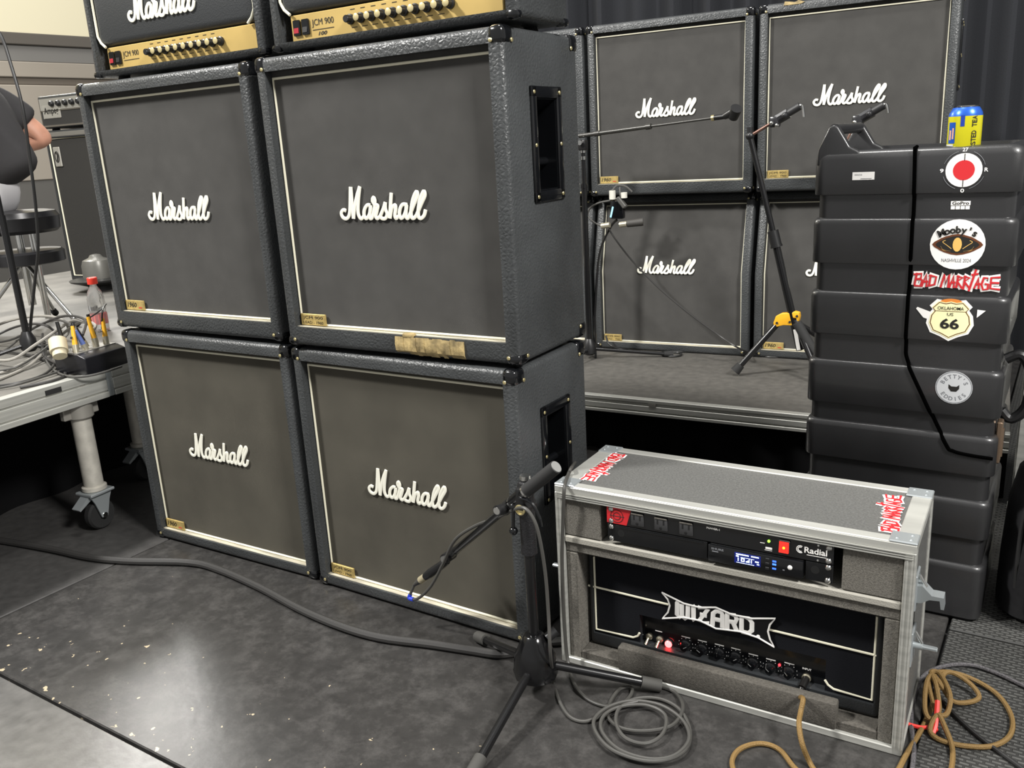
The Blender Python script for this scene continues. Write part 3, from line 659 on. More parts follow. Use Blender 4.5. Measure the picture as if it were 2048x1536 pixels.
obj('lamp_bezel', B().lathe([(.011, 0), (.011, .004), (.009, .006)], 16), blk, AH, (p.x, .026, p.z), (PI/2, 0, 0))
tag(obj('pilot_lamp', B().lathe([(.009, 0), (.009, .006), (.006, .010), (.002, .012)], 16), mat('red_pilot_lamp', (255, 60, 60), .2, emit=14), AH, (p.x, .024, p.z), (PI/2, 0, 0)), 'glowing red pilot lamp')
pr = B()
for i, (px, py) in enumerate(((1370, 1292), (1403, 1300), (1437, 1308), (1470, 1316), (1505, 1328), (1540, 1338), (1577, 1346))):
    p = rl(px, py, .02)
    kn = obj('knob', B().lathe([(.0135, 0), (.0135, .004), (.0105, .006), (.0095, .016), (.0085, .018)], 18), gloss, AH, (p.x, .026, p.z), (PI/2, 0, 0))
    a = (.6, 2.6, 1.6, .7, 2.5, 2.4, 2.3)[i]
    obj('knob_pointer', B().cyl((0, 0, .0185), (.009*math.cos(a), .009*math.sin(a), .0185), .0009, n=6).cyl((.009*math.cos(a), .009*math.sin(a), .0185), (.0135*math.cos(a), .0135*math.sin(a), .003), .0009, n=6), chrome, kn)
    pr.box(p.x-.011, p.x+.011, .0255, .0262, p.z+.020, p.z+.0225)
    for k in range(9):
        t = -PI*.25+k*PI*1.5/8; pr.box(p.x+.0185*math.cos(t)-.0007, p.x+.0185*math.cos(t)+.0007, .0255, .0262, p.z+.0175*math.sin(t)-.0007, p.z+.0175*math.sin(t)+.0007)
p = rl(1280, 1268, .025); pr.box(p.x-.012, p.x+.008, .0255, .0262, p.z-.0012, p.z+.0012)
p = rl(1318, 1263, .025); pr.box(p.x-.01, p.x+.008, .0255, .0262, p.z-.001, p.z+.001)
JK = rl(1612, 1358, .02); pr.mesh(fit(solid_text('INPUT', 1, .03), JK.x, JK.z+.022, .02, .005), MX.Translation((0, .0257, 0)) @ FRONT)
tag(obj('panel_print', pr, paper, AH), 'white scale marks and the word INPUT', kind='stuff')
p = rl(1558, 1332, .02); obj('led', B().ball((p.x, .024, p.z), .0035, 8), mat('red_led', (255, 60, 70), .3, emit=1.5), AH)
obj('input_jack', B().lathe([(.0105, 0), (.0105, .003), (.008, .005), (.005, .005)], 16), mat('nickel', (206, 198, 176), .25, .9), AH, (JK.x, .026, JK.z), (PI/2, 0, 0))
for x in (.06, AW-.06):
    for yy in (.04, .16): pass

# ------------------------------------------------------------------ tall moulded case
MC = thing('moulded_case', 'tall black ribbed moulded plastic case covered with stickers', 'case', (1.301, .638, 0), 0)
MW, MD = .469, .36
def rrect(x0, x1, y0, y1, r, z, n=5):
    out = []
    for cx, cy, a0 in ((x1-r, y0+r, -PI/2), (x1-r, y1-r, 0), (x0+r, y1-r, PI/2), (x0+r, y0+r, PI)):
        for k in range(n+1): a = a0+PI/2*k/n; out.append((cx+r*math.cos(a), cy+r*math.sin(a), z))
    return out
PROF = [(.004, .010), (.012, .002), (.163, 0)]
lv = []
def ins(z):                      # outward steps of the ribs
    for a, b2 in ((1.118, 1.24), (.945, 1.06), (.757, .872), (.567, .687), (.413, .518), (.238, .343), (-1, .162)):
        if a <= z <= b2: return 0
    return .010
zs = [(0.0, .012), (.01, .002)]
for top, nb in ((.162, .238), (.343, .413), (.518, .567), (.687, .757), (.872, .945), (1.06, 1.118)):
    zs += [(top-.016, 0), (top-.010, .0008), (top-.005, .0028), (top-.0015, .0062), (top, .010), (nb-.0012, .010), (nb, .009), (nb+.0006, .001), (nb+.004, 0)]
zs += [(1.205, 0), (1.218, .004), (1.224, .010), (1.227, .018), (1.227, .028), (1.192, .03)]
obj('body', B().loft([rrect(i, MW-i, i, MD-i, .028, z) for z, i in zs]), molded, MC)
# rim, handle brackets and bar
for y0 in (.004, MD-.055):
    hb = B().prism([(.006, 1.19), (.008, 1.232), (.034, 1.287), (.046, 1.292), (.056, 1.284), (.085, 1.236), (.105, 1.226), (.13, 1.2)], y0, y0+.028, 'y', r=.006)
    obj('handle_bracket', hb, molded, MC)
obj('handle_bar', B().cyl((.043, .02, 1.279), (.043, MD-.04, 1.279), .0135, n=16), molded, MC)
sm = [(.236, 1.226), (.238, 1.18), (.240, 1.122), (.242, 1.0), (.243, .85), (.244, .741), (.25, .70), (.285, .625), (.353, .492), (.372, .474), (.41, .468), (.462, .466)]
pts = []
sp2 = spline([V((x, 0, z)) for x, z in sm], 8)
for p in sp2: pts.append((p.x, ins(p.z)-.0005, p.z))
pts = [(.236, .027, 1.228), (.236, .012, 1.226)]+pts
tag(obj('seam', B().tube(pts, .005, 6, False), mat('black_gasket', (3, 3, 3), 1, spec=0), MC), 'black seam between the two halves')
def sticker(x, z, meshes, label, mats):
    y = ins(z)
    b = B()
    for me, off, mi in meshes: b.mesh(me, MX.Translation((x, y-.0006-off, z)) @ FRONT, mi)
    tag(obj('sticker', b, mats, MC), label)
def pd(poly, t=.0008): return B().prism(poly, 0, t, 'z').done()
yel = mat('cream_yellow_print', (240, 236, 184), .4); brn = mat('brown_print', (96, 52, 24), .5); org = mat('orange_print', (214, 128, 52), .5); grey_s = mat('grey_sticker', (186, 188, 190), .4); gry = mat('grey_ink', (110, 112, 116), .5)
# target sticker
q = B()
for a in range(4): q.box(-.0008, .0008, .022, .038, 0, .0004, mx=MX.Rotation(a*PI/2, 4, 'Z')) if a % 2 == 0 else None
tg = B()
for a0 in (PI*.08, PI*.6, PI*1.1, PI*1.6): tg.tube([(.045*math.cos(a0+k*.1), .045*math.sin(a0+k*.1), .0002) for k in range(10)], .0005, 4, False)
lt = B()
for ch, x, y in (('27', 0, .047), ('9', -.047, 0), ('R', .047, 0), ('0', 0, -.047)): lt.mesh(fit(solid_text(ch, 1, .02), x, y, .012 if len(ch) > 1 else .008, .009))
sticker(.345, 1.171, [(pd(disc(.039, 0)), 0, 0), (pd(disc(.023, 0)), .0005, 1), (q.done(), .001, 2), (tg.done(), 0, 3), (lt.done(), .0004, 0)], 'round white sticker with a red centre', [paper, red, ink, gry])
# small camera-maker sticker: word over four squares
gp = B().mesh(fit(solid_text('GoPro', 1, .03), 0, .004, .042, .0105)); sq = B()
for k in range(4): sq.box(-.0205+k*.0105, -.0115+k*.0105, -.0115, -.0035, 0, .0006)
bt = B().mesh(fit(solid_text('GoPro', 1, .03), 0, .003, .036, .008))
sq.box(-.021, .021, -.002, .008, 0, .0006)
sticker(.343, 1.091, [(sq.done(), 0, 0), (bt.done(), .0008, 1)], 'small white sticker with a word over four squares', [paper, ink])
# round restaurant sticker
ov = [(.052*math.cos(2*PI*k/24)*(1+.06*math.cos(6*PI*k/12)), .023*math.sin(2*PI*k/24)*(1+.1*math.cos(8*PI*k/24))) for k in range(24)]
ov2 = [(x*.86, y*.82) for x, y in ov]
sw2 = B().mesh(pd([(.010*math.cos(2*PI*k/14), .017*math.sin(2*PI*k/14)) for k in range(14)]))
for s in (-1, 1):
    sw2.tube([(s*.012, -.010, .0003), (s*.022, -.002, .0003), (s*.032, .006, .0003), (s*.026, .01, .0003)], .0022, 5, flat=.2).tube([(s*.014, -.016, .0003), (s*.03, -.012, .0003), (s*.036, -.004, .0003)], .0018, 5, flat=.2)
sticker(.344, .997, [(pd(disc(.060, 0)), 0, 0), (pd(ov), .0006, 1), (pd(ov2), .001, 2), (sw2.done(), .0014, 3), (shift(arc_text("Mooby's", .085, .0185, PI/2, True, .68, .0009), 0, -.049), .0022, 2), (fit(solid_text('NASHVILLE 2024', 1, .0), 0, -.038, .064, .0085), .0012, 4)],
        'round white sticker reading Mooby\'s Nashville', [paper, brn, ink, mat('gold_print', (222, 178, 96), .5), gry])
for v in ():pass
gm = graffiti(.192)
tag(obj('sticker', gm, parent=MC, mx=MX.Translation((.347, .0068, .908)) @ FRONT), 'wide red and white sticker reading BAD MARRIAGE')
# route shield sticker
SH = [(0, -.050), (-.018, -.040), (-.038, -.032), (-.047, -.012), (-.044, .008), (-.036, .020), (-.042, .028), (-.028, .043), (-.012, .040), (0, .043), (.012, .040), (.028, .043), (.042, .028), (.036, .020), (.044, .008), (.047, -.012), (.038, -.032), (.018, -.040)]
big = [(x*1.13, y*1.12) for x, y in SH]
fe = B()
for s, ln in ((-1, 1), ):
    fe.prism([(-.036, .012), (-.075, .026), (-.078, .022), (-.06, .0), (-.04, -.006)], 0, .0006, 'z')
fe.prism([(.058, .006), (.058, .026), (.076, .024)], 0, .0006, 'z')
hat = B().prism([(.026*math.cos(PI*k/10), .040+.010*math.sin(PI*k/10)) for k in range(11)], 0, .0006, 'z')
rimt = B().tube([(x*.93, y*.93, 0) for x, y in SH], .0011, 5, False, True, flat=.3).box(-.036, .036, .0185, .0195, 0, .0004)
sticker(.341, .815, [(pd(big), 0, 0), (fe.done(), .0003, 0), (hat.done(), .0004, 3), (pd(SH), .0007, 1), (rimt.done(), .0016, 4), (fit(solid_text('OKLAHOMA', 1, .005), 0, .0265, .058, .0085), .0024, 2), (fit(solid_text('US', 1, .005), 0, .0115, .014, .0075), .0024, 2), (fit(solid_text('66', 1, .03), 0, -.012, .042, .026), .0024, 2)],
        'cream road shield sticker reading OKLAHOMA US 66', [paper, yel, ink, org, brn])
# round grey sticker
rg = B().tube([(.040*math.cos(2*PI*k/28), .040*math.sin(2*PI*k/28), 0) for k in range(28)], .001, 5, False, True, flat=.3)
bf = B().prism([(-.012, .008), (-.006, .003), (.006, .003), (.012, .008), (.012, -.002), (.006, -.010), (-.006, -.010), (-.012, -.002)], 0, .0004, 'z')
sticker(.362, .641, [(pd(disc(.042, 0)), 0, 0), (rg.done(), .0008, 1), (arc_text("BETTY'S", .029, .011, PI/2), .0009, 1), (arc_text('EDDIES', .029, .011, -PI/2, False), .0009, 1), (bf.done(), .0009, 2)], "round grey sticker reading BETTY'S EDDIES", [grey_s, gry, ink])
lb = B().mesh(fit(solid_text('00656', 1, .01), -.012, .003, .018, .004))
lb.box(-.006, .02, -.007, -.006, 0, .0004)
sticker(.122, 1.164, [(pd([(-.026, -.0095), (.026, -.0095), (.026, .0095), (-.026, .0095)]), 0, 0), (lb.done(), .0009, 1)], 'small white barcode label', [paper, gry])
# side strap handle and latch on the right end
obj('strap_handle', B().tube([(MW-.004, .10, .70), (MW+.03, .10, .712), (MW+.055, .10, .66), (MW+.05, .10, .58), (MW+.02, .10, .545), (MW-.004, .10, .565)], .0135, 10, res=5), blk, MC)
obj('latch', B().box(MW-.008, MW+.006, .04, .08, .44, .55, .003, 1).cyl((MW+.004, .06, .455), (MW+.004, .06, .53), .006), mat('copper_steel', (150, 128, 108), .35, .8), MC)
for x in (.02, MW-.02):
    pass
# drinks can
CAN = thing('drink_can', 'blue and yellow drink can lettered TWISTED TEA standing on the tall case', 'can', (1.301+.335, .685, 1.1922), 0)
CANR = .0365
ym = mat('can_yellow', (214, 206, 34), .3, .3); bm_ = mat('can_blue', (40, 92, 190), .3, .4); wm_ = mat('can_pale', (222, 224, 216), .35, .3)
obj('can_body', B().lathe([(.028, 0), (.034, .006), (CANR, .012), (CANR, .101)], 32), ym, CAN)
obj('can_shoulder', B().lathe([(CANR, .101), (CANR-.001, .108), (.030, .118), (.0275, .121)], 32), bm_, CAN)
obj('can_lid', B().lathe([(.0275, .121), (.0285, .1235), (.027, .1245), (.026, .1225)], 32), chrome, CAN)
obj('pull_tab', B().box(-.008, .008, -.013, .01, .1225, .1245, .0006, 1), chrome, CAN)
def wrap(poly_u, r):      # (angle, z) quads on the can
    b = B(); bm = bmesh.new()
    for a0, a1, z0, z1 in poly_u:
        n = 6
        for k in range(n):
            t0, t1 = a0+(a1-a0)*k/n, a0+(a1-a0)*(k+1)/n
            vs = [bm.verts.new((r*math.sin(t), -r*math.cos(t), z)) for t, z in ((t0, z0), (t1, z0), (t1, z1), (t0, z1))]; bm.faces.new(vs)
    return b.add(bm)
obj('can_print', wrap([(-.95, -.42, .04, .088)], CANR+.0004), bm_, CAN); obj('can_print', wrap([(-1.3, -.5, .008, .038)], CANR+.0004), wm_, CAN)
obj('can_print', wrap([(-.12, .12, .078, .103)], CANR+.0005), mat('can_dark_blue', (28, 56, 150), .35), CAN)
obj('can_print', wrap([(-.62, -.5, .05, .075), (-.85, -.7, .048, .07)], CANR+.0008), mat('can_pink', (196, 150, 130), .4), CAN)
tw = B()
for i, ch in enumerate('TWISTED TEA'):
    if ch == ' ': continue
    me = fit(solid_text(ch, 1, .02), 0, 0, .0035 if ch == 'I' else .0078, .0115)
    a = .72; z = .014+i*.0083
    tw.mesh(me, MX.Translation(((CANR+.0006)*math.sin(a), -(CANR+.0006)*math.cos(a), z)) @ MX.Rotation(a, 4, 'Z') @ FRONT @ MX.Rotation(PI/2, 4, 'Z'))
tag(obj('can_lettering', tw, ink, CAN), 'dark lettering TWISTED TEA running up the can')
CAN.rotation_euler = (0, 0, -.05)

# ------------------------------------------------------------------ front boom microphone stand
sx, sy = .885, -.155
MS = thing('microphone_stand', 'short black boom microphone stand with three rubber feet in front of the cabinets', 'stand', (sx, sy, 0), 0)
steel = mat('black_painted_steel', (18, 18, 19), .25, coat=.2)
def L(p): return V(p)-V((sx, sy, 0))
obj('base_hub', B().lathe([(.040, .045), (.053, .05), (.055, .062), (.053, .07), (.050, .105), (.032, .145), (.024, .158), (.02, .16)], 12), mat('hub_black', (16, 16, 17), .16), MS)
for px, py in ((960, 1277), (1312, 1372), (945, 1548)):
    f = L(P(px, py, z=.014)); d = f.normalized(); d.z = 0; d.normalize()
    a = V((d.x*.04, d.y*.04, .075)); f.z = .017; e = a+(f-a)*.9
    lg = obj('leg', B().cyl(a, f, .0105, n=12), steel, MS)
    obj('rubber_foot', B().cyl(e-(f-a).normalized()*.01, f+(f-a).normalized()*.012, .0155, n=12), rubber, lg)
obj('leg_knob', B().cyl((.03, .01, .15), (.045, .03, .165), .012), blk, MS)
zt = .53
obj('lower_pole', B().cyl((0, 0, .15), (0, 0, .40), .0125), steel, MS)
obj('pole_sleeve', B().cyl((0, 0, .38), (0, 0, .535), .0185, n=16).cyl((0, 0, .372), (0, 0, .382), .0195, n=16).lathe([(.0185, .53), (.02, .54), (.016, .55), (.012, .552)], 16), mat('ribbed_black_sleeve', (30, 30, 32), .35, bump=.6, bscale=300), MS)
obj('upper_pole', B().cyl((0, 0, .53), (0, 0, zt+.03), .0095).cyl((0, 0, .555), (0, 0, .565), .0125, mi=1), [steel, chrome], MS)
piv = L(P(1050, 984, y=sy-.02)); tail = L(P(1112, 934, y=sy-.02)); tip = L(P(898, 1112, y=-.075))
u = (tip-piv).normalized(); obj('upper_pole_top', B().cyl((0, 0, zt-.03), (0, 0, piv.z-.04), .0095), steel, MS)
ck0 = V((0, .0, piv.z-.042))
cl = obj('boom_clutch', B().cyl(ck0+V((0, .015, 0)), ck0+V((0, -.026, 0)), .019, n=18).box(-.011, .011, -.03, .008, piv.z-.045, piv.z+.008, .004, 2), blk, MS)
obj('clutch_lever', B().tube([ck0+V((.0, -.03, .03)), ck0+V((.03, -.03, .025)), ck0+V((.05, -.03, -.005)), ck0+V((.054, -.03, -.03))], .0038, 7).cyl(ck0+V((-.024, -.02, .0)), ck0+V((-.026, -.022, -.055)), .004).ball(ck0+V((-.026, -.022, -.06)), .0105, 12).ball(ck0+V((-.024, -.02, .0)), .010, 12), gloss, cl)
obj('clutch_bolt', B().lathe([(.013, 0), (.013, .004), (.010, .005), (.010, .003), (.004, .003)], 16, 0, MX.Translation(ck0+V((0, -.026, 0))) @ MX.Rotation(PI/2, 4, 'X')), brass, cl)
t2 = (piv-tail).normalized()
bo = obj('boom', B().cyl(tail, piv, .009).cyl(piv, tip, .0102), steel, MS)
obj('boom_grip', B().cyl(tail, tail+t2*.105, .0155, n=16), mat('foam_grip', (34, 34, 34), .8), bo)
obj('grip_cap', B().cyl(tail-t2*.002, tail+t2*.003, .0135, n=16), mat('grey_cap', (130, 130, 128), .6), bo)
obj('boom_sleeve', B().cyl(tail+t2*.105, tail+t2*.110, .0165, n=16, mi=1).cyl(tail+t2*.103, piv+u*.062, .0152, n=16).cyl(piv+u*.058, piv+u*.063, .0155, n=16, mi=1), [steel, chrome], bo)
kp = piv+u*.085
obj('boom_collar', B().cyl(kp-u*.018, kp+u*.018, .0155, n=16), blk, bo)
obj('boom_knob', B().cyl(kp+V((0, -.012, 0)), kp+V((-.004, -.04, .004)), .0125, n=12).cyl(kp+V((-.004, -.04, .004)), kp+V((-.004, -.042, .004)), .009, n=12, mi=1), [blk, chrome], bo)
obj('clip', B().cyl(tip-u*.045, tip+u*.01, .011).cyl(tip+V((0, -.02, 0)), tip+V((0, .016, 0)), .014).cyl(tip+V((0, -.024, 0)), tip+V((0, -.018, 0)), .010, mi=1), [blk, chrome], bo)
# microphone in the clip
end = P(846, 1157, y=-.066); mtop = P(900, 1118, y=-.066)
MIC = thing('microphone', 'slim black microphone clipped to the short boom in front of the dusty grille', 'microphone', end, 0)
mu = (mtop-end); ml = mu.length; mu.normalize()
obj('mic_body', B().cyl(mu*.012, mu*.035, .0105, .0125).cyl(mu*.035, mu*.095, .0125, .011).cyl(mu*.095, mu*.115, .011, .009), blk, MIC)
obj('cable_plug', B().cyl(mu*-.012, mu*.012, .0105, n=16), mat('grey_beige_plug', (178, 168, 140), .4, .3), MIC)
obj('plug_boot', B().cyl(mu*-.012, mu*-.045, .0095, .0045, n=14), mat('dark_boot', (66, 64, 60), .6), MIC)
# microphone cable: loop with blue tape, along the boom, then down to the coil on the floor
e0 = end-mu*.043
up_ = V((0, 0, .0))
cpts = [e0, P(822, 1185, y=-.07), P(819, 1196, y=-.074), P(836, 1197, y=-.08), P(862, 1172, y=-.09), P(886, 1128, y=-.10), P(910, 1080, y=-.115), P(950, 1052, y=-.125), P(990, 1037, y=-.142), P(1022, 1022, y=-.172), P(1048, 1016, y=-.195), P(1068, 1040, y=-.198), P(1080, 1080, y=-.195), P(1091, 1150, y=-.185), P(1097, 1230, y=-.185), P(1101, 1310, y=-.195)]
fz = .0055
fl = [(1108, 1362), (1118, 1400), (1138, 1432), (1165, 1443), (1195, 1435), (1222, 1420), (1270, 1398), (1320, 1398), (1360, 1420), (1380, 1462), (1370, 1500), (1330, 1520), (1280, 1520), (1225, 1500), (1195, 1470), (1188, 1440), (1215, 1415), (1262, 1402), (1320, 1410), (1365, 1440), (1378, 1478), (1350, 1510), (1300, 1518), (1240, 1500), (1205, 1465), (1205, 1435), (1235, 1415), (1290, 1410), (1330, 1430), (1325, 1468), (1290, 1487), (1250, 1475), (1232, 1445), (1240, 1415), (1275, 1403)]
cpts += [P(px, py, z=fz+.009*min(1, max(0, (i-5)/8))) for i, (px, py) in enumerate(fl)]
MCB = thing('microphone_cable', 'grey microphone cable running down the boom stand into a coil on the floor', 'cable', P(1280, 1450, z=0), 0)
oc = V(MCB.location)
obj('cable', B().tube([p-oc for p in cpts], .0042, 8, res=6), cable_g, MCB)
tag(obj('blue_tape', B().tube([p-oc for p in (P(820.5, 1189, y=-.0712), P(819, 1196, y=-.074), P(827, 1199, y=-.077))], .006, 8), blue, MCB), 'blue tape band')
# grey cable from the rear over the flight case corner to the floor
zt2 = RH+.006
cp2 = [P(1150, 925, z=.44), P(1143, 935, z=.50), P(1137, 948, z=zt2), V(P(1131, 964, z=zt2+.002)), P(1128, 985, y=-.028), P(1126, 1040, y=-.026), P(1124, 1120, y=-.026), P(1126, 1200, y=-.028), P(1130, 1270, y=-.032), P(1137, 1330, y=-.045), P(1150, 1370, z=.012), P(1175, 1398, z=.0055), P(1210, 1412, z=.0055), P(1242, 1408, z=.0055), P(1262, 1390, z=.0055), P(1262, 1375, z=.0055), P(1240, 1378, z=.0055), P(1222, 1402, z=.0055), P(1214, 1430, z=.0055), P(1240, 1455, z=.012), P(1290, 1462, z=.012), P(1345, 1450, z=.012), P(1366, 1415, z=.012), P(1350, 1385, z=.0055), P(1318, 1372, z=.0055)]
tag(obj('signal_cable', B().tube(cp2, .0044, 8, res=6), mat('dim_grey_cable', (62, 61, 58), .5)), 'thin grey cable draped over the front left corner of the flight case', 'cable')
# thick black cable across the floor on the left
tk = [(-60, 1075), (0, 1081), (100, 1098), (180, 1115), (260, 1122), (380, 1125), (440, 1140), (520, 1175), (600, 1218), (680, 1252), (760, 1275), (860, 1288), (940, 1300), (1000, 1308), (1050, 1300), (1085, 1285)]
tag(obj('power_cable', B().tube([P(a, c, z=.0125) for a, c in tk]+[V((1.0, .2, .0125)), V((.95, .6, .0125))], .0118, 10, res=5), cable_d), 'thick black power cable lying across the floor to the boom stand', 'cable')

# ------------------------------------------------------------------ brown instrument cable
jw = iM.inverted() @ V((JK.x, .02, JK.z))
IC = thing('instrument_cable', 'brown braided guitar cable plugged into the amplifier in the flight case', 'cable', P(1600, 1520, z=0), 0)
oc = V(IC.location); j = jw-oc
obj('plug', B().cyl(j, j+V((-.002, -.026, -.008)), .0085, n=14).cyl(j+V((-.002, -.026, -.008)), j+V((-.004, -.045, -.025)), .007, .005, n=12), mat('dark_plug', (40, 39, 38), .3, .5), IC)
pts = [jw+V((-.004, -.043, -.023)), P(1606, 1398, y=-.022), P(1601, 1425, y=-.045), P(1598, 1450, y=-.085), P(1605, 1490, y=-.11), P(1622, 1530, z=.006), P(1650, 1580, z=.006), P(1600, 1640, z=.006), P(1530, 1600, z=.006), P(1480, 1560, z=.006), P(1464, 1525, z=.006), P(1480, 1498, z=.006), P(1520, 1487, z=.006), P(1560, 1500, z=.006), P(1600, 1545, z=.006), P(1700, 1600, z=.006), P(1780, 1560, z=.006), P(1815, 1505, z=.006), P(1850, 1445, z=.006), P(1868, 1400, z=.012)]
# the bundle at the right of the case
P2 = lambda a, c, z: P(a, c, z=z)
bun = [(1880, 1365, .03), (1892, 1345, .035), (1915, 1350, .03), (1945, 1372, .02), (1958, 1395, .012), (1935, 1405, .012), (1905, 1402, .02), (1885, 1375, .05), (1865, 1350, .06), (1852, 1370, .05), (1850, 1420, .03), (1862, 1438, .02), (1878, 1420, .03), (1872, 1370, .055), (1862, 1345, .06), (1880, 1348, .06), (1900, 1390, .05), (1895, 1425, .03), (1880, 1430, .03), (1868, 1410, .03), (1858, 1360, .05), (1880, 1344, .035), (1930, 1352, .015), (1990, 1385, .007), (2022, 1430, .006), (2020, 1470, .006), (1985, 1492, .006), (1930, 1492, .006), (1880, 1480, .006), (1860, 1460, .012), (1875, 1430, .03), (1890, 1455, .02), (1905, 1500, .006), (1900, 1550, .006), (1880, 1600, .006)]
pts += [P2(*q) for q in bun]
obj('cable', B().tube([p-oc for p in pts], .0056, 8, res=6), brown, IC)
tag(obj('cable_tie', B().tube([p-oc for p in (P(1812, 1447, z=.008), P(1845, 1455, z=.008), P(1868, 1452, z=.012), P(1872, 1462, z=.008))], .0045, 6).tube([p-oc for p in (P(1866, 1466, z=.006), P(1872, 1445, z=.02), P(1875, 1402, z=.045))], .0055, 6), mat('red_strap', (232, 60, 52), .5), IC), 'red strap round the bundle')
tag(obj('speckled_cable', B().tube([P(2110, 1400, z=.006), P(2048, 1372, z=.006), P(1990, 1345, z=.006), P(1940, 1330, z=.006), P(1890, 1332, z=.006), P(1850, 1350, z=.006), P(1830, 1385, z=.006), P(1822, 1440, z=.006), P(1828, 1500, z=.006), P(1822, 1560, z=.006)], .0052, 8), mat('speckled_cord', (70, 68, 70), .6, var=.4, vscale=300)), 'speckled dark cord curving over the tread floor at right', 'cable')
tag(obj('black_cable', B().tube([P(1868, 1380, z=.006), P(1905, 1425, z=.006), P(1960, 1475, z=.006), P(2048, 1540, z=.006), P(2110, 1590, z=.006)], .0046, 8), cable_k), 'black cord running straight out to the lower right corner', 'cable')

# ------------------------------------------------------------------ things on the rear riser
dz = bz
def rear_mic():
    y = 1.93; base = P(1179, 700, y=y); base.z = dz
    t = thing('microphone_stand', 'rear black boom stand holding an empty clip before the upper cabinet', 'stand', base, 0)
    q = lambda a, c, dy=0: P(a, c, y=y+dy)-base
    top = P(1166, 285, y=y)-base; top.x = top.y = 0; hh = top.z
    obj('pole', B().cyl((0, 0, .02), (0, 0, hh*.82), .0135), steel, t)
    obj('upper_pole', B().cyl((0, 0, hh*.8), (0, 0, hh), .0095).cyl((0, 0, hh*.80), (0, 0, hh*.815), .016).cyl((0, 0, hh*.925), (0, 0, hh*.94), .0125, mi=1).cyl((0, 0, hh*.955), (0, 0, hh*.972), .0125, mi=1), [steel, chrome], t)
    pv = V((0, 0, hh+.012))
    obj('clutch', B().box(-.02, .02, -.016, .016, hh-.035, hh+.012, .006, 2).cyl(pv+V((0, -.03, -.012)), pv+V((0, .02, -.012)), .011, mi=1), [blk, chrome], t)
    a, b_ = q(1158, 272), q(1440, 234, .0); dr = (b_-a)
    bo = obj('boom', B().cyl(a, a+dr*.52, .0095).cyl(a+dr*.5, b_, .0055).cyl(a+dr*.5, a+dr*.535, .0125).cyl(a+dr*.12, a+dr*.16, .012), mat('worn_black_steel', (60, 59, 56), .35, .3), t)
    d = dr.normalized(); c0 = b_-d*.03
    ck = obj('clip', B().cyl(c0, b_+d*.03, .011).cyl(b_+d*.02+V((0, 0, 0)), b_+d*.075+V((0, -.02, .015)), .013, .021, n=14), blk, bo)
    obj('clip_nut', B().cyl(c0-d*.006, c0+d*.006, .012), brass, bo)
    obj('clip_mouth', B().lathe([(.015, 0), (.021, 0), (.024, .05), (.019, .05)], 16), blk, ck, mx=MX.Translation(b_+d*.055+V((0, 0, -.008))) @ MX.Rotation(.7, 4, 'X') @ MX.Rotation(.5, 4, 'Y'))
    for px, py in ((1345, 709), (1120, 740)):
        f = P(px, py, z=dz+.012)-base
        l = obj('leg', B().cyl((0, 0, .05), f, .0085), steel, t); obj('rubber_foot', B().cyl(f*.9+V((0, 0, .005)), f*1.01, .013), matt, l)
    f = V((-.12, .12, .012)); l = obj('leg', B().cyl((0, 0, .05), f, .0085), steel, t); obj('rubber_foot', B().cyl(f*.9+V((0, 0, .005)), f*1.01, .013), matt, l)
    obj('base_hub', B().lathe([(.02, .02), (.034, .03), (.034, .07), (.018, .10)], 12), blk, t)
rear_mic()
def make_yoke(t, A, C, D, Ee):
    d = (D-C).normalized()
    ar = obj('arm', B().cyl(A, C, .0065), mat('reddish_steel', (112, 84, 74), .35, .5), t)
    yk = obj('yoke', B().cyl(C-d*.01, C+d*.06, .020, .021, n=10).box(C.x-.02, C.x+.02, C.y-.02, C.y+.02, C.z-.025, C.z+.018, .008, 2).ball(C+d*.05+V((0, -.022, -.004)), .012, 10), mat('yoke_black', (40, 40, 42), .25), ar)
    obj('yoke_grip', B().cyl(C+d*.06, D, .0155, n=14), mat('yoke_rubber', (34, 34, 35), .5), ar)
    obj('yoke_nuts', B().ball(C+V((-.008, -.022, -.008)), .009, 10).ball(C+V((.014, -.022, -.018)), .009, 10), chrome, ar)['kind'] = 'stuff'
    obj('yoke_hook', B().tube([D-d*.005, D+d*.006, D+d*.008+V((.004, 0, -.01)), Ee], .0055, 8), chrome, ar)
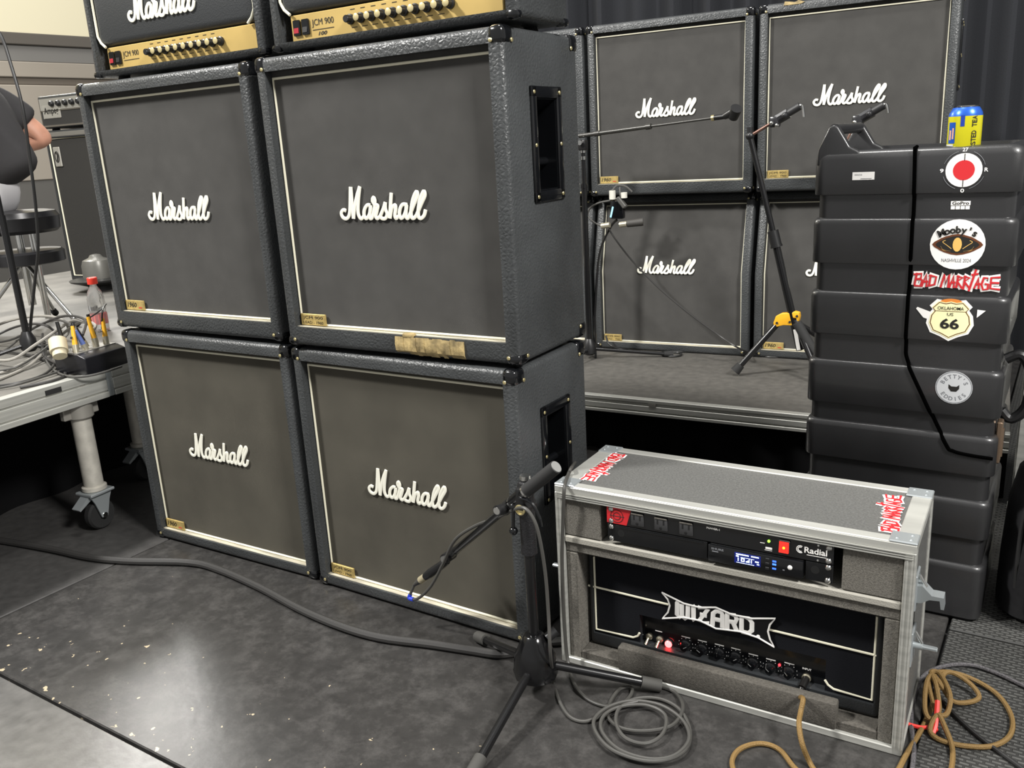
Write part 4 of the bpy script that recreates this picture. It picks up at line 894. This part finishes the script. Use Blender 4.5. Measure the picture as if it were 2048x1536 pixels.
def guitar_stand():
    y = 1.96; base = P(1592, 720, y=y); base.z = dz
    t = thing('guitar_stand', 'black multi guitar stand with yellow leg clamp and two hanging yokes', 'stand', base, 0)
    q = lambda a, c, dy=0: P(a, c, y=y+dy)-base
    hub = q(1575, 640); mid = q(1550, 480); top = q(1500, 272)
    obj('lower_pole', B().cyl(q(1600, 700), mid, .016), steel, t)
    obj('upper_pole', B().cyl(mid, top, .0115), steel, t)
    obj('height_collar', B().cyl(mid+(top-mid)*-.06, mid+(top-mid)*.09, .023, n=16).cyl(mid+(top-mid)*-.07, mid+(top-mid)*-.05, .025, n=16), blk, t)
    cl = obj('leg_clamp', B().prism([(-.085, -.02), (-.07, .025), (-.035, .045), (.03, .052), (.045, .062), (.075, .055), (.08, .03), (.075, -.002), (.062, -.002), (.06, .018), (.04, .02), (.038, -.03), (-.02, -.032), (-.06, -.045), (-.08, -.045)], -.022, .022, 'y', r=.004, mx=MX.Translation(hub) @ MX.Scale(.66, 4)), yellow, t)
    obj('clamp_bolts', B().cyl(hub+V((-.04, -.018, -.012)), hub+V((-.04, -.01, -.012)), .005).cyl(hub+V((.014, -.018, -.005)), hub+V((.014, -.01, -.005)), .005).cyl(hub+V((.043, -.018, .022)), hub+V((.043, -.01, .022)), .005), matt, cl)
    f1 = P(1470, 743, z=dz+.018)-base; f2 = P(1640, 760, z=dz+.018)-base; f3 = V((.25, .18, .018))
    a0 = hub+V((-.042, 0, -.02)); a1 = hub+V((.035, -.005, 0)); a2 = hub+V((.035, .01, -.01))
    for a, f, rr_ in ((a0, f1, .013), (a1, f2, .013), (a2, f3, .013)):
        l = obj('leg', B().cyl(a, f, rr_), steel, t); obj('rubber_foot', B().cyl(f+(a-f)*.14, f, .018, .022), matt, l)
    tb = q(1588, 642); te = q(1625, 705)
    obj('folding_arm', B().cyl(tb+V((.02, -.03, 0)), te+V((.02, -.03, 0)), .02), mat('dark_foam_tube', (38, 38, 38), .8), t)
    tag(obj('label_strip', B().box(-.008, .008, -.0175, -.0155, -.045, .045, .0005, 1), paper, t, q(1596, 678), (0, -.2, 0)), 'white label strip on the pole')
    obj('top_joint', B().ball(top, .018, 12).cyl(top, top+V((0, 0, .035)), .012), blk, t)
    make_yoke(t, q(1500, 272), q(1550, 242), q(1600, 212), q(1608, 234))
guitar_stand()
def guitar_stand_far():
    y = 2.0; base = P(1772, 720, y=y); base.z = dz
    t = thing('guitar_stand', 'guitar stand behind the tall case, only its black yoke and hook showing above the handle', 'stand', base, 0)
    q = lambda a, c, dy=0: P(a, c, y=y+dy)-base
    top = q(1690, 290); obj('pole', B().cyl((0, 0, .03), top, .0125), steel, t)
    for a in (.6, 2.7, 4.8): obj('leg', B().cyl((0, 0, .25), (.25*math.cos(a), .25*math.sin(a), .014), .011), steel, t)
    make_yoke(t, q(1690, 290), q(1716, 240), q(1768, 210), q(1776, 226))
guitar_stand_far()
# small clip-on box with plugs hanging on the lower cabinet
yc = 1.99
c0 = P(1236, 418, y=yc)
CB = thing('wireless_pack', 'small black wireless pack with white plugs clamped before the rear lower cabinet', 'device', c0, BR)
obj('pack_body', B().box(-.035, .03, -.015, .02, -.045, .04, .008, 2), gloss, CB)
obj('pack_screen', B().box(-.004, .004, -.0165, -.014, -.038, .012, .001, 1), mat('pale_blue_glow', (150, 215, 250), .3, emit=.7), CB, (-.022, 0, 0), (0, .25, 0))
obj('clamp', B().box(-.01, .05, -.03, .0, -.008, .012, .004, 1, mx=MX.Translation((.01, 0, .045)) @ MX.Rotation(.9, 4, 'Y')), mat('grey_clamp', (74, 73, 70), .5), CB)
for a, b2 in (((-.022, -.01, .045), (-.022, -.01, .085)), ((.034, -.01, .05), (.034, -.01, .075))): obj('plug', B().cyl(a, b2, .015, n=14), mat('off_white_plug', (206, 204, 194), .4), CB)
for a, b2 in (((-.075, -.02, -.075), (-.035, -.02, -.07)), ((.015, -.02, -.07), (.05, -.02, -.066))): obj('plug', B().cyl(a, b2, .013, n=14), mat('nickel_plug', (190, 184, 164), .3, .6), CB)
obj('microphone', B().cyl((.05, -.02, -.066), (.12, .0, -.06), .016, .018, n=14), mat('dim_grey_grip', (60, 58, 55), .6), CB)
obj('cable_loop', B().tube([(-.03, -.01, .04), (-.09, -.01, .03), (-.14, 0, .005), (-.15, 0, -.03), (-.12, 0, -.06), (-.075, -.02, -.075)], .0045, 7).tube([(-.022, -.01, .085), (0, 0, .105), (.04, 0, .10), (.07, 0, .075)], .0045, 7).tube([(.03, -.01, .02), (.02, -.02, .06), (.015, -.01, .1)], .0035, 7), cable_g, CB)
obj('mount_arm', B().tube([(-.01, .01, -.05), (-.05, .02, -.09), (-.10, 0, -.22), (-.12, -.03, -.50)], .006, 7).tube([(-.12, -.03, -.50), (-.1215, -.03, -.885)], .006, 7), steel, CB)
tag(obj('hanging_cable', B().tube([P(1218, 458, y=1.99), P(1232, 480, y=2.0), P(1265, 522, y=2.06), P(1320, 578, y=2.07), P(1380, 628, y=2.07), P(1440, 672, y=2.07), P(1475, 695, y=2.04), P(1505, 708, z=dz+.005), P(1540, 714, z=dz+.005), P(1600, 713, z=dz+.005)], .0042, 7), cable_d), 'thin dark cable sagging across the rear lower cabinet to the riser', 'cable')
tag(obj('floor_cable', B().tube([P(1212, 672, y=2.12), P(1220, 690, y=2.08), P(1250, 700, z=dz+.005), P(1310, 706, z=dz+.005), P(1355, 705, z=dz+.005), P(1362, 710, z=dz+.005), P(1345, 713, z=dz+.005), P(1325, 710, z=dz+.005), P(1330, 704, z=dz+.005), P(1400, 704, z=dz+.005), P(1460, 708, z=dz+.005)], .005, 7), cable_k), 'black cable looping on the rear riser in front of the cabinets', 'cable')

# ------------------------------------------------------------------ left riser: stage box, cables, bottle, drum seat, player, bass rig
LZ = .585
def DL(px, py, z=LZ): return P(px, py, z=z)
sb = DL(176, 752); ang = math.atan2((DL(245, 730)-sb).y, (DL(245, 730)-sb).x)
SB = thing('stage_box', 'black sloping stage box full of plugs at the edge of the left riser', 'box', sb, ang)
obj('box_body', B().prism([(0, 0), (0, .062), (.035, .075), (.15, .075), (.15, 0)], 0, .185, 'x', r=.004), mat('box_black', (22, 22, 26), .3), SB)
obj('box_top', B().box(.008, .18, .04, .145, .075, .078), mat('grey_plate', (150, 148, 142), .4, .4), SB)
bt = DL(205, 628)
cols = [(yellow, 'yellow'), (blk, 'black'), (mat('blue_boot', (90, 110, 170), .5), 'blue'), (blk, 'black'), (yellow, 'yellow'), (blk, 'black')]
k = 0
for i in range(4):
    for jx in range(2):
        x, yv = .022+i*.045, .062+jx*.05; m, cn = cols[k % 6]; k += 1
        a = V((x, yv, .076)); h = .05+.012*((k*7) % 3); tl = V((.012*((k*5) % 3-1), .01, h))
        pg = obj('plug', B().cyl(a, a+tl*.45, .0105, n=12), mat('nickel_plug', (190, 184, 164), .3, .6), SB)
        obj('plug_boot', B().cyl(a+tl*.45, a+tl*1.5, .009, .006, n=12), m, pg)
tag(obj('beige_connector', B().cyl((-.022, .09, .09), (.0, .115, .125), .03, n=18).cyl((-.03, .08, .075), (-.022, .09, .09), .024), mat('beige_plastic', (196, 186, 158), .5), SB), 'beige round connector')
oc = V(sb); cw, sw_ = math.cos(ang), math.sin(ang)
def S2(v): return V((sb.x+cw*v[0]-sw_*v[1], sb.y+sw_*v[0]+cw*v[1], sb.z+v[2]))
random.seed(11)
cs = [[S2((.02, .07, .13)), DL(150, 655, LZ+.15), DL(110, 640, LZ+.14), DL(60, 660, LZ+.06), DL(10, 700, LZ+.006), DL(-60, 730, LZ+.006)],
      [S2((.07, .07, .13)), DL(170, 640, LZ+.17), DL(130, 632, LZ+.17), DL(80, 650, LZ+.1), DL(20, 680, LZ+.03), DL(-60, 690, LZ+.006)],
      [S2((.11, .07, .13)), DL(190, 650, LZ+.15), DL(160, 645, LZ+.15), DL(110, 680, LZ+.05), DL(60, 730, LZ+.01), DL(-30, 770, LZ+.006)],
      [DL(90, 700, LZ+.03), DL(95, 725, LZ+.01), DL(115, 745, LZ+.007), DL(150, 754, LZ+.007), DL(195, 748, LZ+.007), DL(243, 733, LZ+.007)],
      [DL(85, 668, LZ+.06), DL(84, 690, LZ+.05), DL(92, 715, LZ+.02), DL(125, 728, LZ+.03), DL(130, 705, LZ+.05)],
      [DL(-40, 715, LZ+.02), DL(20, 720, LZ+.03), DL(70, 690, LZ+.06), DL(115, 660, LZ+.1), DL(150, 640, LZ+.16), S2((.16, .11, .14))],
      [DL(-40, 745, LZ+.007), DL(30, 735, LZ+.02), DL(80, 705, LZ+.04), DL(120, 672, LZ+.08), S2((.0, .1, .12))],
      [DL(-40, 690, LZ+.02), DL(15, 660, LZ+.06), DL(60, 648, LZ+.1), DL(100, 655, LZ+.1), DL(120, 690, LZ+.04), DL(100, 740, LZ+.01), DL(40, 765, LZ+.006), DL(-40, 775, LZ+.006)],
      [DL(-30, 660, LZ+.03), DL(25, 640, LZ+.08), DL(80, 632, LZ+.12), DL(125, 640, LZ+.12), DL(135, 668, LZ+.06), DL(90, 700, LZ+.02), DL(20, 740, LZ+.008), DL(-30, 750, LZ+.006)],
      [DL(-30, 780, LZ+.006), DL(30, 770, LZ+.01), DL(90, 752, LZ+.01), DL(130, 740, LZ+.01), DL(165, 735, LZ+.02)],
      [DL(-30, 700, LZ+.01), DL(30, 705, LZ+.01), DL(90, 720, LZ+.008), DL(130, 745, LZ+.006), DL(110, 760, LZ+.006), DL(40, 775, LZ+.006)]]
CLAB = ['grey cable arching from the front plug of the stage box over the tangle', 'dark cable arching highest from the second plug of the stage box', 'pale cable from the third stage box plug down to the left edge',
        'grey cable lying along the riser edge in front of the stage box', 'dark short cable loop hanging beside the beige connector', 'pale cable rising from the left to the last stage box plug',
        'grey cable running from the left under the beige connector', 'dark cable making the widest loop of the tangle on the left riser', 'pale cable making the upper loop of the tangle behind the black stand',
        'grey cable lowest in the tangle beside the dark edge clip', 'dark cable lying flat through the middle of the tangle on the left riser']
for i, c in enumerate(cs):
    tag(obj('riser_cable', B().tube(c, .0042+.0008*(i % 3), 7, res=6), [cable_g, cable_d, mat('pale_cable', (140, 137, 130), .5)][i % 3]), CLAB[i], 'cable', 'tangled cables on the left riser')
tag(obj('patch_cable', B().tube([S2((.175, .09, .13)), S2((.175, .07, .2)), DL(212, 608, LZ+.20), DL(195, 625, LZ+.17), DL(170, 640, LZ+.13), DL(140, 652, LZ+.08)], .003, 7), cable_k), 'thin black cable arching from the stage box past the bottle', 'cable')
for i, (a, c) in enumerate((((150, 660), (168, 672)), ((175, 645), (195, 655)), ((180, 662), (190, 668)))):
    pass
BO = thing('water_bottle', 'clear plastic bottle with a red cap on the left riser', 'bottle', DL(203, 662), 0)
glass = mat('clear_plastic', (240, 240, 238), .08, trans=.9)
obj('bottle_body', B().lathe([(.030, 0), (.036, .006), (.036, .08), (.033, .09), (.036, .10), (.036, .15), (.028, .18), (.014, .205), (.0135, .22)], 24), glass, BO)
obj('bottle_cap', B().lathe([(.021, .212), (.0215, .215), (.0215, .238), (.019, .241)], 20), mat('red_cap', (226, 60, 44), .4), BO)
obj('bottle_label', wrap([(-PI, 0, .035, .08), (0, PI, .035, .08)], .0365), mat('pink_label', (216, 120, 116), .5), BO)
# drum microphone stand at the left edge
LS0 = DL(62, 712)
LS = thing('microphone_stand', 'tall black straight stand on the left riser before the drum seat', 'stand', LS0, 0)
obj('pole', B().cyl((0, 0, .02), (0, 0, .55), .013).cyl((0, 0, .5), (0, 0, 1.15), .0095), steel, LS)
obj('base_hub', B().lathe([(.02, .02), (.03, .03), (.03, .07), (.016, .10)], 12), blk, LS)
for a in (.3, 2.4, 4.5): obj('leg', B().cyl((0, 0, .05), (.22*math.cos(a), .22*math.sin(a), .01), .008), steel, LS)
# hanging cable
tag(obj('hanging_cable', B().tube([P(-30, 40, y=.1), P(0, 68, y=.1), P(22, 130, y=.1), P(45, 215, y=.1), P(60, 320, y=.1), P(72, 420, y=.1), P(76, 500, y=.1), P(70, 560, y=.1), P(62, 640, y=.1), P(58, 690, y=.1)], .0058, 8), cable_k), 'black cable hanging in a curve in front of the seated person', 'cable')
# drum throne
th = P(76, 640, z=LZ)
TX = V((-2.22, .47, LZ))
TH_ = thing('drum_throne', 'black padded drum seat on a chrome post on the left riser', 'stool', TX, 0)
px_scale = 1
seat_z = P(70, 418, x=TX.x).z-LZ
leather = mat('black_leather', (34, 34, 36), .3)
obj('seat', B().lathe([(.165, seat_z-.10), (.18, seat_z-.085), (.185, seat_z-.03), (.17, seat_z-.006), (.13, seat_z), (.02, seat_z+.002)], 32), leather, TH_)
obj('post', B().cyl((0, 0, .1), (0, 0, seat_z-.09), .017), chrome, TH_)
obj('lower_cushion', B().lathe([(.17, seat_z-.24), (.178, seat_z-.235), (.178, seat_z-.19), (.165, seat_z-.18)], 28), leather, TH_)
for a in (.2, 2.3, 4.4):
    c, s = math.cos(a), math.sin(a)
    l = obj('leg', B().cyl((c*.02, s*.02, .28), (c*.26, s*.26, .016), .010), chrome, TH_)
    obj('rubber_foot', B().cyl((c*.24, s*.24, .03), (c*.265, s*.265, .013), .016), matt, l)
for dx in (.1, .125): obj('strut', B().cyl((dx, .0, .04), (dx, .0, seat_z-.1), .008), chrome, TH_)
# the seated person, seen from the side
fw = V((-.835, -.55, 0)); lf = V((.55, -.835, 0))*1.0     # forward, and towards the viewer (person's left)
sz = LZ+seat_z
def PB(f, l, z): p = TX+fw*f+lf*l; return V((p.x, p.y, z))
def skin(name, nodes, edges, m, parent, root=0, sub=2):
    me = bpy.data.meshes.new(name); me.from_pydata([n[0] for n in nodes], edges, [])
    o = bpy.data.objects.new('t', me); COL.objects.link(o)
    md = o.modifiers.new('s', 'SKIN'); md.use_smooth_shade = True
    for i, n in enumerate(nodes):
        r = n[1] if isinstance(n[1], tuple) else (n[1], n[1]); me.skin_vertices[0].data[i].radius = r
    me.skin_vertices[0].data[root].use_root = True
    sb_ = o.modifiers.new('u', 'SUBSURF'); sb_.levels = sub
    dg = bpy.context.evaluated_depsgraph_get(); r = bpy.data.meshes.new_from_object(o.evaluated_get(dg)); bpy.data.objects.remove(o)
    r.materials.clear(); r.materials.append(m)
    for p in r.polygons: p.use_smooth = True
    return obj(name, r, parent=parent)
PE = thing('person', 'seated person in a dark grey t-shirt and white trousers with bare forearm', 'person', (0, 0, 0), 0)
def leg_axis(s):
    if s > 0: return [PB(.12, .12, sz+.085), PB(.27, .40, sz+.066), PB(.19, .43, sz-.2), PB(.10, .44, LZ+.11), PB(.10, .44, LZ+.05)]
    return [PB(.14, -.1, sz+.085), PB(.46, -.17, sz+.066), PB(.50, -.18, sz-.18), PB(.475, -.18, LZ+.11), PB(.46, -.18, LZ+.05)]
skn = mat('skin', (204, 150, 126), .5, var=.05, vscale=20)
shr = mat('dark_grey_cotton', (62, 61, 62), .9, bump=.3, bscale=25, spec=.2); trs = mat('white_denim', (240, 238, 240), .8, bump=.4, bscale=18)
hip, ch, nk = PB(.02, 0, sz+.09), PB(.13, 0, sz+.48), PB(.17, 0, sz+.60)
hd = PB(.20, 0, sz+.74)
body = [(hip, .10), (PB(.06, 0, sz+.28), .10), (ch, .13), (nk, .055), (PB(.19, 0, sz+.70), .075), (PB(.22, 0, sz+.80), .09), (PB(.21, 0, sz+.86), .06)]
ed = [(0, 1), (1, 2), (2, 3), (3, 4), (4, 5), (5, 6)]
for s in (1, -1):
    i = len(body)
    sh, el, wr, hn = PB(.13, s*.20, sz+.52), PB(-.06, s*.31, sz+.315), PB(.22, s*.27, sz+.305), PB(.30, s*.24, sz+.31)
    body += [(sh, .062), ((sh+el)/2, .05), (el, .058), ((el+wr)/2, .055), (wr, .029), (hn, .034), (PB(.37, s*.23, sz+.31), .018)]
    ed += [(2, i), (i, i+1), (i+1, i+2), (i+2, i+3), (i+3, i+4), (i+4, i+5), (i+5, i+6)]
    k = len(body)
    ax = leg_axis(s)
    body += [(ax[0], .08), (ax[1], .06), (ax[2], .05), (ax[3], .035), (ax[4]+fw*.12+V((0, 0, -.015)), .03)]
    ed += [(0, k), (k, k+1), (k+1, k+2), (k+2, k+3), (k+3, k+4)]
skin('body', body, ed, skn, PE)
tee = [(PB(-.03, 0, sz+.115), (.13, .15)), (PB(.01, 0, sz+.19), (.15, .17)), (PB(.04, 0, sz+.28), (.15, .16)), (PB(.125, 0, sz+.46), (.15, .17)), (PB(.16, 0, sz+.56), (.09, .11))]
te_ = [(0, 1), (1, 2), (2, 3), (3, 4)]
for s in (1, -1):
    i = len(tee); sh, el = PB(.125, s*.20, sz+.52), PB(-.06, s*.305, sz+.325)
    tee += [(sh, .085), (sh+(el-sh)*.5, .086), (sh+(el-sh)*.72, .088)]; te_ += [(3, i), (i, i+1), (i+1, i+2)]
skin('t_shirt', tee, te_, shr, PE)
tro = [(PB(-.03, 0, sz+.075), (.12, .15)), (PB(.02, 0, sz+.085), (.14, .16))]; tre = [(0, 1)]
for s in (1, -1):
    i = len(tro)
    ax = leg_axis(s)
    tro += [(ax[0], .105), (ax[1], .085), (ax[2], .074), (ax[3], .064)]; tre += [(1, i), (i, i+1), (i+1, i+2), (i+2, i+3)]
skin('trousers', tro, tre, trs, PE)
skin('hair', [(PB(.17, 0, sz+.78), .085), (PB(.20, 0, sz+.86), .08), (PB(.14, 0, sz+.80), .07)], [(0, 1), (0, 2)], mat('dark_hair', (48, 38, 30), .7), PE, sub=1)
for s in (1, -1):
    hh_ = PB(.30, s*.24, sz+.31)
    for q_ in range(4):
        o_ = (q_-1.5)*.017
        skin('finger', [(hh_+fw*.02+V((0, 0, o_)), .009), (hh_+fw*.065+V((0, 0, o_)), .0085), (hh_+fw*.085-lf*s*.03+V((0, 0, o_)), .007)], [(0, 1), (1, 2)], skn, PE, sub=1)
    skin('thumb', [(hh_, .010), (hh_+fw*.03+V((0, 0, .035)), .009), (hh_+fw*.06+V((0, 0, .045)), .0075)], [(0, 1), (1, 2)], skn, PE, sub=1)
    skin('shoe', [(leg_axis(s)[4], .048), (leg_axis(s)[4]+fw*.09+V((0, 0, -.008)), .042), (leg_axis(s)[4]+fw*.21+V((0, 0, -.018)), .031)], [(0, 1), (1, 2)], matt, PE, sub=2)

# bass rig
BY = 1.50; BX = P(74, 200, y=BY).x
BC = thing('bass_cabinet', 'tall black bass speaker cabinet at the back of the left riser', 'speaker', (BX, BY, LZ), .12)
bh = P(90, 262, y=BY).z-LZ; bw = .68
ob = boolean(B().box(0, bw, 0, .4, .0, bh, .012, 2).done('o'), [B().box(.02, bw-.02, -.1, .02, .03, bh-.045).done('c')]); ob.materials.clear(); ob.materials.append(vinylb)
obj('body', ob, parent=BC)
obj('grille', B().box(.02, bw-.02, .014, .024, .03, bh-.045), mat('black_grille_cloth', (50, 49, 47), .9, bump=.4, bscale=300, spec=.2, kind='wave'), BC)
obj('piping', B().tube([(.028, .01, .036), (.028, .01, bh-.05), (bw-.028, .01, bh-.05), (bw-.028, .01, .036)], .005, 6, False, True), pipe, BC)
obj('trim_bar', B().box(.0, bw, -.004, .01, bh-.04, bh-.012, .003, 1), mat('silver_trim', (150, 148, 142), .35, .7), BC)
bd = obj('badge', B().box(.05, .11, .004, .014, bh-.22, bh-.10, .004, 1), mat('silver_badge', (176, 174, 166), .4, .6), BC)
q = B().tube([(.08+.018*math.cos(a*PI/8), .003, bh-.16+.032*math.sin(a*PI/8)) for a in range(16)], .003, 5, False, True).tube([(.078, .003, bh-.185), (.088, .003, bh-.15), (.073, .003, bh-.135)], .004, 5)
obj('badge_emblem', q, ink, bd)
BHd = thing('bass_amplifier', 'black bass amplifier head with a silver panel on the tall bass cabinet', 'amplifier', V((BX, BY, LZ+bh)), .12)
hh2 = P(85, 192, y=BY).z-(LZ+bh)-.012
obj('body', B().box(0, bw, .0, .33, .012, hh2+.012, .012, 2), vinylb, BHd)
obj('front_panel', B().box(.02, bw-.02, -.006, .004, hh2*.62, hh2*.97), mat('silver_panel', (168, 166, 158), .4, .6), BHd)
obj('trim', B().box(.02, bw-.02, -.008, .004, .02, .03).box(.02, bw-.02, -.008, .004, hh2*.58, hh2*.61).box(.02, .026, -.008, .004, .02, hh2*.95), chrome, BHd)
obj('grille', B().box(.02, bw-.02, -.004, .004, .03, hh2*.58), mat('black_grille_cloth', (50, 49, 47), .9), BHd)
for i in range(9): obj('knob', B().lathe([(.018, 0), (.018, .012), (.013, .02)], 14), blk, BHd, (.14+i*.06, -.006, hh2*.8), (PI/2, 0, 0))
q = B().box(.04, .2, -.008, -.004, .07, .15, .003, 1).mesh(fit(solid_text('Ampeg', 1, .02), .12, .11, .13, .05), MX.Translation((0, -.009, 0)) @ FRONT, 1)
tag(obj('name_plate', q, [mat('silver_badge', (176, 174, 166), .4, .6), ink], BHd), 'silver plate lettered Ampeg')
for x in (.06, bw-.06):
    for y in (.05, .28): obj('foot', FOOT, parent=BHd, mx=MX.Translation((x, y, 0)) @ MX.Diagonal((1, 1, 1, 1)))
DM0 = P(203, 580, z=LZ)
DM = thing('dome_fixture', 'small dark dome on a wide saucer rim at the back of the left riser', 'lamp', DM0, 0)  # dome fixture of unidentified use, gives off no light
obj('saucer', B().lathe([(.06, 0), (.07, .03), (.16, .06), (.165, .07), (.10, .075)], 28), mat('dark_metal', (52, 52, 52), .3, .5), DM)
obj('dome', B().lathe([(.085, .075), (.085, .15), (.075, .18), (.04, .195), (.03, .21), (.01, .215)], 24), mat('grey_dome', (104, 103, 98), .35, .3), DM)

# ------------------------------------------------------------------ far right: grey case and bag
GC = thing('equipment_case', 'grey metal edged case standing behind the tall moulded case', 'case', (1.80, .98, 0), .05)
obj('case_body', B().box(.01, .59, .01, .49, .005, .74, .006, 1), mat('grey_case_panel', (112, 112, 110), .5, var=.08, vscale=8), GC)
for z0, z1 in ((0, .03), (.60, .635), (.72, .75)): obj('edge_bar', B().box(0, .6, -.003, .5, z0, z1, .004, 1), alu, GC)
for x in (0, .57): obj('edge_bar', B().box(x, x+.03, -.004, .03, 0, .75, .004, 1), alu, GC)
BG = thing('backpack', 'black backpack slumped on the floor behind the tall moulded case', 'bag', (1.945, .80, 0), .2)
fab = mat('black_nylon', (24, 24, 26), .55, bump=.4, bscale=40)
b = B(); n = 18
rings = []
for z, wx, wy in ((0, .13, .09), (.02, .155, .12), (.15, .165, .13), (.30, .15, .12), (.40, .12, .09), (.46, .07, .05), (.48, .03, .02)):
    rings.append([(wx*math.copysign(abs(math.cos(2*PI*k/n))**.7, math.cos(2*PI*k/n))+.015*math.sin(z*9), wy*math.copysign(abs(math.sin(2*PI*k/n))**.7, math.sin(2*PI*k/n)), z) for k in range(n)])
obj('bag_body', b.loft(rings), fab, BG)
obj('front_pocket', B().box(-.11, .11, -.155, -.09, .03, .22, .03, 3), fab, BG)
obj('strap', B().tube([(-.06, -.07, .42), (-.10, -.13, .46), (-.05, -.16, .38), (.0, -.15, .27), (.06, -.15, .12), (.10, -.12, .06)], .013, 6), mat('grey_webbing', (70, 70, 72), .7), BG)
obj('zip', B().tube([(-.125, -.085, .10), (-.125, -.095, .30), (-.09, -.10, .40), (0, -.085, .445), (.09, -.10, .40), (.125, -.095, .30), (.125, -.085, .10)], .005, 6), matt, BG)
obj('carry_loop', B().tube([(-.035, .0, .475), (-.03, .0, .515), (.03, .0, .515), (.035, .0, .475)], .009, 6), fab, BG)
obj('side_pocket', B().box(.135, .18, -.06, .06, .04, .2, .015, 3), fab, BG)
obj('buckle', B().box(-.02, .02, -.178, -.165, .25, .29, .004, 1), rubber, BG)
